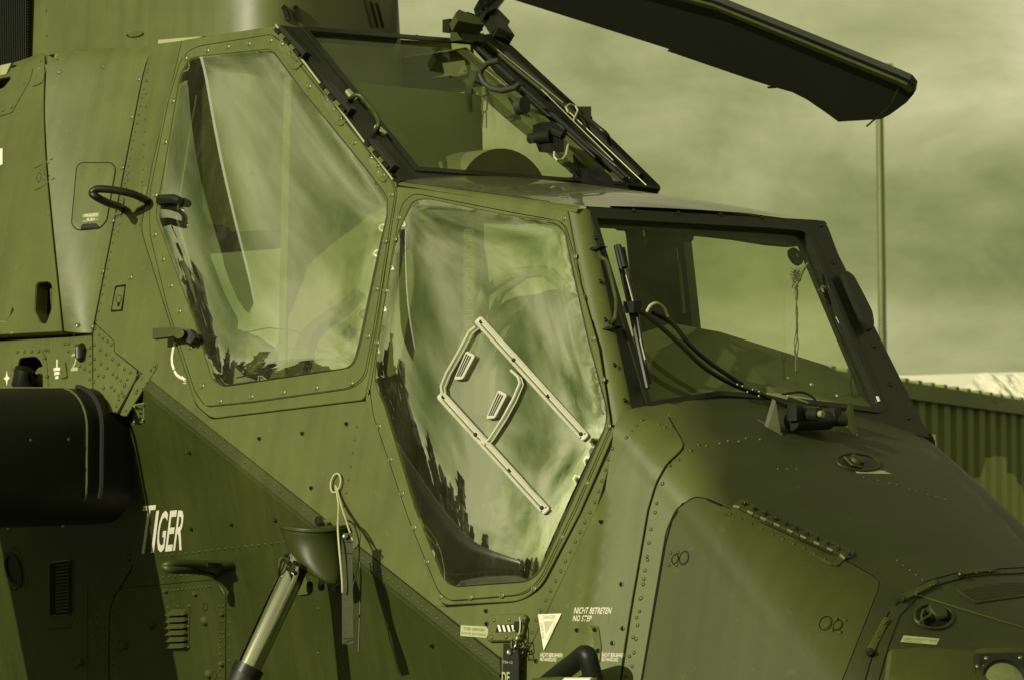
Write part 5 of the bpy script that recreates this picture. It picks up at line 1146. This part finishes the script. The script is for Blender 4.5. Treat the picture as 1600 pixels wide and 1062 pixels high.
# ================================================================== wipers, fins, string on the front screen
def w1(x, y, d): return Plane(WF.P + WF.N * d, WF.N)(x, y)[0]
MB().tube(smoothp([w1(936, 392, .0), w1(938, 401, .03), w1(944, 405, .045), w1(950, 412, .05), w1(960, 455, .05), w1(963, 475, .05), w1(961, 497, .04), w1(958, 503, .02), w1(958, 508, 0)]), .0055, 9).build('grab_handle', M['nosedoor'], HELI, smooth=True)
for x, y in ((934, 388), (957, 512)): MB().box(w1(x, y, .008), WF.N * .016, Qd * .03, Fd * .03).build('foot_plate', M['frame'], HELI)
wp = MB().tube([w1(963, 384, .03), w1(985, 480, .035), w1(1002, 560, .03), w1(1012, 606, .02)], .0075, 8).build('wiper_blade', M['black'], HELI, smooth=True)
MB().tube([w1(974, 388, .04), w1(980, 420, .045), w1(995, 490, .045), w1(1006, 560, .035), w1(1016, 600, .02)], .005, 8).build('wiper_carrier', M['frame'], wp, smooth=True)
MB().tube([w1(967, 384, .04), w1(976, 418, .045)], .007, 8).build('wiper_clip', M['black'], wp, smooth=True)
for q in ([(978, 430), (990, 476)], [(1000, 530), (1008, 562)]): MB().tube([w1(x, y, .052) for x, y in q], .0018, 6).build('wiper_edge', M['steel'], wp)
wa = MB().tube(smoothp([w1(985, 480, .05), w1(1010, 492, .06), w1(1060, 535, .06), w1(1100, 573, .05), w1(1150, 602, .04), w1(1195, 618, .035), w1(1245, 640, .05)]), .0068, 10).build('wiper_arm', M['frame'], HELI, smooth=True)
MB().tube(smoothp([w1(1020, 488, .055), w1(1050, 505, .055), w1(1080, 540, .05), w1(1115, 570, .045), w1(1160, 600, .04)]), .0065, 10).build('wiper_arm', M['frame'], HELI, smooth=True)
MB().tube(smoothp([w1(1010, 488, .06), w1(1016, 478, .07), w1(1025, 474, .075), w1(1036, 480, .07), w1(1043, 495, .06)]), .0042, 8).build('washer_hose', M['cord'], wa, smooth=True)
MB().box(w1(988, 480, .05), Fd * .035, Qd * .03, Zd * .03).build('wiper_pivot', M['black'], wa)
rivets([(1152, 600), (1160, 603), (1176, 608), (1186, 611), (1168, 612), (1186, 618)], wa, m='plate', r=.003, h=.003, surf=Plane(WF.P + WF.N * .052, WF.N))
bp_ = MB().prism([w1(1198, 614, .03), w1(1230, 620, .03), w1(1227, 625, .03), w1(1196, 617, .03)], WF.N * .006).build('linkage_strip', M['label'], wa); MB().tube([w1(1230, 618, .035), w1(1262, 629, .035)], .003, 6).build('linkage_rod', M['label'], wa)
MB().tube(smoothp([w1(1222, 616, .03), w1(1250, 612, .04), w1(1270, 620, .05), w1(1283, 640, .05)]), .0035, 7).build('washer_hose', M['frame'], wa, smooth=True)
pm, nm_ = TOP(1250, 672)
mot = MB().tube([pm + nm_ * .03 - Qd * .06, pm + nm_ * .03 + Qd * .10], .025, 14).build('wiper_motor', M['black'], HELI, smooth=True, sharp=40)
MB().tube([pm + nm_ * .05 - Qd * .02 , pm + nm_ * .05 + Fd * .05 - Qd * .02], .018, 14).build('drive_shaft', M['frame'], mot, smooth=True, sharp=40); MB().tube([pm + nm_ * .05 + Fd * .05 - Qd * .02, pm + nm_ * .05 + Fd * .062 - Qd * .02], .009, 12).build('shaft_nut', M['plate'], mot, smooth=True)
MB().box(pm + nm_ * .055 - Qd * .06, Fd * .03, Qd * .03, Zd * .04).build('motor_bracket', M['frame'], mot); MB().box(pm + nm_ * .05 + Qd * .11, Fd * .03, Qd * .03, Zd * .035).build('motor_bracket', M['frame'], mot)
MB().tube([pm + nm_ * .03 + Qd * .10, pm + nm_ * .03 + Qd * .14 + Fd * .03], .016, 12).build('drive_shaft', M['frame'], mot, smooth=True, sharp=40)
for (a, b, c, e_) in (((1212, 626), (1200, 668), (1222, 680), (1186, 658)), ((1332, 630), (1322, 662), (1342, 682), (1312, 658))):
    B0, nn0 = TOP(*b); C0 = TOP(*c)[0]; E0 = TOP(*e_)[0]; apx = Plane(B0.lerp(C0, .5), (C0 - B0).cross(Zd))(*a)[0]
    fn = MB().prism([B0 - nn0 * .004, C0 - nn0 * .004, apx], (E0 - B0).normalized() * .012).build('deflector_fin', M['dark'], HELI)
    MB().prism([B0 + (E0 - B0) * 1.0, E0.lerp(B0, -.2), C0 , C0 + (E0 - B0) * .2], nn0 * .006).build('fin_foot', M['hood'], fn)
# things inside the front screen
sp_ = atT(W0 * .9); F1 = Plane(WF.P - WF.N * .05, WF.N)
pst = patch('port_centre_post', rnd([(1008, 348), (1060, 352), (1066, 370), (1078, 480), (1090, 600), (1092, 640), (1008, 640), (1009, 480)], 3), atT(W0 * .97), M['frame'], HELI, off=0, thick=.04)
patch('handle_plate', rnd([(1037, 389), (1056, 387), (1058, 412), (1038, 415)], 2), atT(W0 * .93), M['plate'], pst, off=0, thick=.006)
PH = lambda x, y: atT(W0 * .91)(x, y)[0]
MB().tube(smoothp([PH(1045, 401), PH(1054, 402), PH(1061, 415), PH(1065, 450), PH(1069, 490)]), .0045, 8).build('post_handle', M['cord'], pst, smooth=True)
patch('visor_bracket', rnd([(1040, 352), (1074, 355), (1073, 374), (1068, 377), (1042, 372)], 4), atT(W0 * .9), M['frame'], HELI, off=0, thick=.03)
patch('sun_visor', rnd([(1075, 358), (1258, 366), (1262, 380), (1235, 383), (1200, 380), (1150, 372), (1108, 367), (1076, 364)], 3), Plane(WF.P - WF.N * .03, WF.N), M['frame'], HELI, off=0, thick=.012)
for q in ([(956, 352), (965, 359), (978, 360), (988, 354)], [(990, 354), (998, 364), (1007, 372), (1010, 380)], [(1074, 360), (1084, 364), (1100, 361)]):
    MB().tube([F1(x, y)[0] for x, y in q], .003, 6).build('lamp_wire', M['black'], HELI, smooth=True)
cc = F1(1243, 401)[0]; md = MB().disc(cc, WF.N, [(.027, -.006), (.027, .004), (.022, .007), (.008, .007)], 24).build('mirror_disc', M['black'], HELI, smooth=True, sharp=40)
MB().disc(cc, WF.N, [(.0075, .0075), (0, .0085)], 14).build('disc_hub', M['plate'], md); MB().tube([cc, F1(1262, 400)[0]], .008, 8).build('disc_arm', M['black'], md)
# slip string, frayed knot and tail
g = MB(); rs = random.Random(5); F3 = Plane(WF.P + WF.N * .012, WF.N)
for k in range(34):
    a = (1243 + rs.uniform(-9, 9), 424 + rs.uniform(-6, 14)); b = (1243 + rs.uniform(-6, 6), a[1] + rs.uniform(6, 16)); g.tube([F3(*a)[0], F3((a[0] + b[0]) / 2 + rs.uniform(-2, 2), (a[1] + b[1]) / 2)[0], F3(*b)[0]], .0011, 4)
g.build('string_knot', M['interior'], HELI, kind='stuff')
MB().tube([F3(1262, 412)[0], F3(1254, 424)[0], F3(1248, 440)[0]], .004, 6).build('string_tape', M['interior'], HELI)
for k in range(3): MB().tube(smoothp([F3(1244 + rs.uniform(-2, 2) + 1.5 * math.sin(i * 1.3 + k * 2), 445 + i * 15)[0] for i in range(10)], 4), .0016, 5).build('slip_string', M['interior'], HELI, smooth=True)
# fairing and tube on the screen's far pillar
w2 = lambda x, y: w1(x, y, .02)
pf = patch('pillar_fairing', rnd([(1316, 428), (1322, 425), (1332, 432), (1349, 464), (1361, 488), (1364, 508), (1358, 516), (1347, 500), (1330, 462)], 6), Plane(WF.P + WF.N * .02, WF.N), M['frame'], HELI, off=.006, thick=.014, chamf=.005)
tb = MB().tube([w1(1284, 457, -.02), w1(1322, 535, -.02), w1(1366, 622, -.02)], .0075, 10).build('washer_tube', M['frame'], HELI, smooth=True); MB().disc(w1(1283, 454, -.02), WF.N, [(.012, -.005), (.012, .008), (.006, .01)], 12).build('tube_joint', M['steel'], tb, smooth=True)
MB().tube([w1(1369, 620, .0), w1(1372, 628, .0)], .008, 8).build('tube_cap', M['white'], tb, smooth=True); MB().tube([w1(1306, 495, -.012), w1(1322, 527, -.012)], .0015, 5).build('tube_glint', M['cord'], tb)
MB().tube(smoothp([w1(1340, 570, -.03), w1(1332, 585, -.03), w1(1329, 600, -.03), w1(1333, 622, -.03)]), .0025, 6).build('lamp_wire', M['black'], HELI, smooth=True)
# ================================================================== background things
# lamp pole
px_, d_ = 1378, 62
P = CAM + ray(1381, 540) * d_; PB = V((P.x, P.y, 0)); top = 1.7 + (793 - 104) / FPX * d_
pole = thing('lamp_pole', PB, 'slender pale metal floodlight pole standing behind the rotor blade tip', 'pole')
MB().tube([PB, PB + V((-.02, 0, 4)), PB + V((-.06, 0, top))], [.085, .08, .07], 14).build('pole_shaft', M['pole'], pole, smooth=True)
MB().box(PB + V((-.06, 0, top)), (.5, 0, 0), (0, .3, 0), (0, 0, .12)).build('lamp_head', M['pole'], pole)
MB().disc(PB, (0, 0, 1), [(.22, 0), (.22, .03), (.1, .04)], 12).build('base_flange', M['pole'], pole)
# shipping container
def at_d(x, y, d): return CAM + ray(x, y) * d
c1 = at_d(1415, 597, 25.2); HC = c1.z; dirc = V((math.sin(math.radians(20.5)), math.cos(math.radians(20.5)), 0)) * 1.0
# the long face recedes to the right
dirc = V((1850 / FPX, 1, 0)).normalized(); 
c0 = V((c1.x, c1.y, 0)) - dirc * 2.4 ; nrm = V((-dirc.y, dirc.x, 0)); nrm = nrm if nrm.dot(CAM - c0) > 0 else -nrm
# nearer on the right: flip so that height falls with distance to the right
CT = thing('shipping_container', c0, 'dark olive corrugated shipping container with a pale camouflage patch behind the nose', 'container')
Lc = 12.2
mb = MB(); pitch = .46; x = 0.1; pts = []
while x < Lc - .1:
    pts += [(x, 0), (x + .22, 0), (x + .26, -.045), (x + .42, -.045)]; x += pitch
vs = []
for (a, b) in pts:
    p = c0 + dirc * a + nrm * b; vs += [p + V((0, 0, .16)), p + V((0, 0, HC - .13))]
fs = [(2 * i, 2 * i + 2, 2 * i + 3, 2 * i + 1) for i in range(len(pts) - 1)]
side = mk('corrugated_side', vs, fs, M['cont'], CT)
for z0_, hh in ((HC - .065, .13), (.08, .16)): MB().box(c0 + dirc * Lc / 2 + V((0, 0, z0_)) - nrm * .0, dirc * Lc, nrm * .09, V((0, 0, hh))).build('rail', M['cont'], CT)
for a in (0.05, Lc - .05): MB().box(c0 + dirc * a + V((0, 0, HC / 2)), dirc * .12, nrm * .10, V((0, 0, HC))).build('corner_post', M['cont'], CT)
mb = MB(); mb.box(c0 + dirc * Lc / 2 - nrm * 1.22 + V((0, 0, HC / 2)), dirc * Lc * .995, nrm * 2.3, V((0, 0, HC * .97))); mb.build('box_body', M['cont'], CT)
mb = MB()
for i in range(int(Lc / pitch)): mb.box(c0 + dirc * (.2 + i * pitch) - nrm * 1.2 + V((0, 0, HC + .012)), dirc * .13, nrm * 2.38, V((0, 0, .05)))
mb.build('roof_corrugation', M['cont'], CT, kind='stuff')
CP = Plane(c0 + nrm * .002, nrm)
def cpatch(name, poly, m, lift, parent): 
    # a sprayed patch following the corrugation
    P2 = [CP(x, y)[0] for x, y in poly]; ab_ = [((p - c0).dot(dirc), p.z) for p in P2]
    vs, fs = [], []; base = 0
    for i in range(len(pts) - 1):
        a0, b0 = pts[i]; a1, b1 = pts[i + 1]
        def rng(a):
            zs_ = []
            for k in range(len(ab_)):
                (x0, z0_), (x1, z1) = ab_[k], ab_[(k + 1) % len(ab_)]
                if (x0 > a) != (x1 > a): zs_.append(z0_ + (a - x0) / (x1 - x0) * (z1 - z0_))
            return (min(zs_), max(zs_)) if len(zs_) >= 2 else None
        r0, r1 = rng(a0 + 1e-4), rng(a1 - 1e-4)
        if not r0 or not r1: continue
        n_ = len(vs)
        for a, b, r in ((a0, b0, r0), (a1, b1, r1)):
            p = c0 + dirc * a + nrm * (b + lift); vs += [V((p.x, p.y, r[0])), V((p.x, p.y, r[1]))]
        fs.append((n_, n_ + 2, n_ + 3, n_ + 1))
    if vs: mk(name, vs, fs, M[m], parent)
cpatch('camouflage_patch', [(1506, 830), (1518, 752), (1536, 742), (1538, 718), (1558, 710), (1576, 716), (1578, 736), (1596, 752), (1604, 800), (1620, 860), (1640, 900), (1480, 900)], 'contlight', .003, side)
ar = [(1549, 625), (1558, 619), (1559, 622), (1576, 624), (1576, 628), (1559, 627), (1558, 630)]
patch('arrow_mark', ar, Plane(c0 + nrm * .046, nrm), M['black'], CT, off=.002, thick=.002, chamf=0)
# white tarpaulin roof and crumpled sheet behind / on top
t0 = at_d(1400, 598, 33); 
TT = thing('marquee_roof', V((t0.x, t0.y, 0)) + V((3, 0, 0)), 'long white flat canvas roof showing above the container', 'tent')
def atd(x, y, d=34): return at_d(x, y, d)
mb = MB(); mb.prism([atd(1330, 586), atd(1420, 586), atd(1560, 581.5), atd(1720, 578), atd(1720, 660), atd(1330, 660)], V((0, 3.5, 0))); mb.build('roof_sheet', M['tarp'], TT)
for x in (1340, 1450, 1560, 1700): p = atd(x, 640); MB().tube([V((p.x, p.y + .3, 0)), V((p.x, p.y + .3, p.z))], .05, 8).build('pole', M['pole'], TT)
# crumpled plastic sheet lying on the container
def on_roof(x, y): 
    return at_d(x, y, 30.5)
vs = []; nx, ny = 46, 16
for j in range(ny + 1):
    for i in range(nx + 1):
        u, v = i / nx, j / ny; X = 1520 + 170 * u
        topy = 606 - 27 * min(1, (u / .16)) ** .6 + 2.5 * math.sin(u * 21); y = topy + (640 - topy) * v
        p = on_roof(X, y); f = noise.noise(V((u * 9, v * 1.6, 0))) + .6 * abs(noise.noise(V((u * 22 + v * 3, v * 2, 3)))) ; vs.append(p + V((0, -.35 * v - .35 * f, 0)) + V((0, .8, 0)) * (1 - v) ** 2)
fs = [(j * (nx + 1) + i, j * (nx + 1) + i + 1, (j + 1) * (nx + 1) + i + 1, (j + 1) * (nx + 1) + i) for j in range(ny) for i in range(nx)]
sh = mk('crumpled_sheet', vs, fs, M['tarp'], None, smooth=False); sh['label'] = 'crumpled white plastic sheet heaped above the right end of the container'; sh['category'] = 'tarpaulin'
# truck seen through the windscreen
def tat(x, y, d=42): return at_d(x, y, d)
TB = tat(1290, 640); TRK = thing('parked_truck', V((TB.x, TB.y, 0)), 'olive military truck parked far behind, seen low through the windscreen', 'truck')
zt = lambda y: 1.7 + (793 - y) / FPX * 42
xx = lambda x: CAM.x + (x - 800) / FPX * 42
def tbox(x0, x1, y0, y1, dy, name, m, dep=2.4):
    return MB().box(((xx(x0) + xx(x1)) / 2, TB.y + dy + dep / 2, (zt(y0) + (zt(y1) if y1 else 0)) / 2), (xx(x1) - xx(x0), 0, 0), (0, dep, 0), (0, 0, zt(y0) - (zt(y1) if y1 else 0))).build(name, m, TRK)
mb = MB(); prf = [(1248, 590), (1256, 586), (1308, 585), (1322, 600), (1326, 625), (1326, 800), (1244, 800)]
mb.prism([V((xx(x), TB.y, zt(y))) for x, y in prf], V((0, 2.4, 0))); mb.build('cab', M['vehicle'], TRK)
for q in ([(1281, 593), (1290, 589), (1296, 594), (1296, 604), (1281, 601)], [(1313, 592), (1316, 593), (1317, 600), (1314, 600)], [(1313, 604), (1317, 605), (1317, 620), (1313, 618)]):
    MB().prism([V((xx(x), TB.y - .02, zt(y))) for x, y in q], V((0, .01, 0))).build('window', M['glassdark'], TRK)
tbox(1326, 1420, 611, 770, .1, 'cargo_bed', M['vehicle']); tbox(1244, 1420, 770, 800, .1, 'chassis', M['black'])
for x in (1262, 1350, 1400):
    MB().tube([V((xx(x), TB.y - .1, .5)), V((xx(x), TB.y + .25, .5))], .5, 18).build('wheel', M['rubber'], TRK, smooth=True)
# trees far to the left (they show in the reflections of the panes)
rt = random.Random(3)
mb = MB()
for k in range(95):
    a = math.radians(-128 + k * 1.15) ; R_ = 60 + rt.uniform(-6, 10); cx, cy = math.sin(a) * R_, math.cos(a) * R_
    hgt = 8.5 + 1.6 * math.sin(k * .35) + rt.uniform(-1, 1) + 9 * math.exp(-((-128 + k * 1.15 + 71) / 13) ** 2)
    for j in range(230):
        u = rt.uniform(-4.2, 4.2); z = rt.uniform(0, 1); w = (1 - z ** 2.2) ** .6
        p = V((cx + u * w + rt.uniform(-.6, .6), cy + rt.uniform(-2, 2) * w, z * hgt)); r = rt.uniform(.35, .8)
        a_ = V((rt.uniform(-1, 1), rt.uniform(-1, 1), rt.uniform(-1, 1))).normalized(); b_ = a_.orthogonal()
        mb.add([p + a_ * r, p - a_ * r * .5 + b_ * r, p - a_ * r * .5 - b_ * r, p + a_.cross(b_) * r], [(0, 1, 2), (0, 2, 3), (1, 2, 3)])
mb.build('tree_line', M['leaf'], None, kind='stuff')
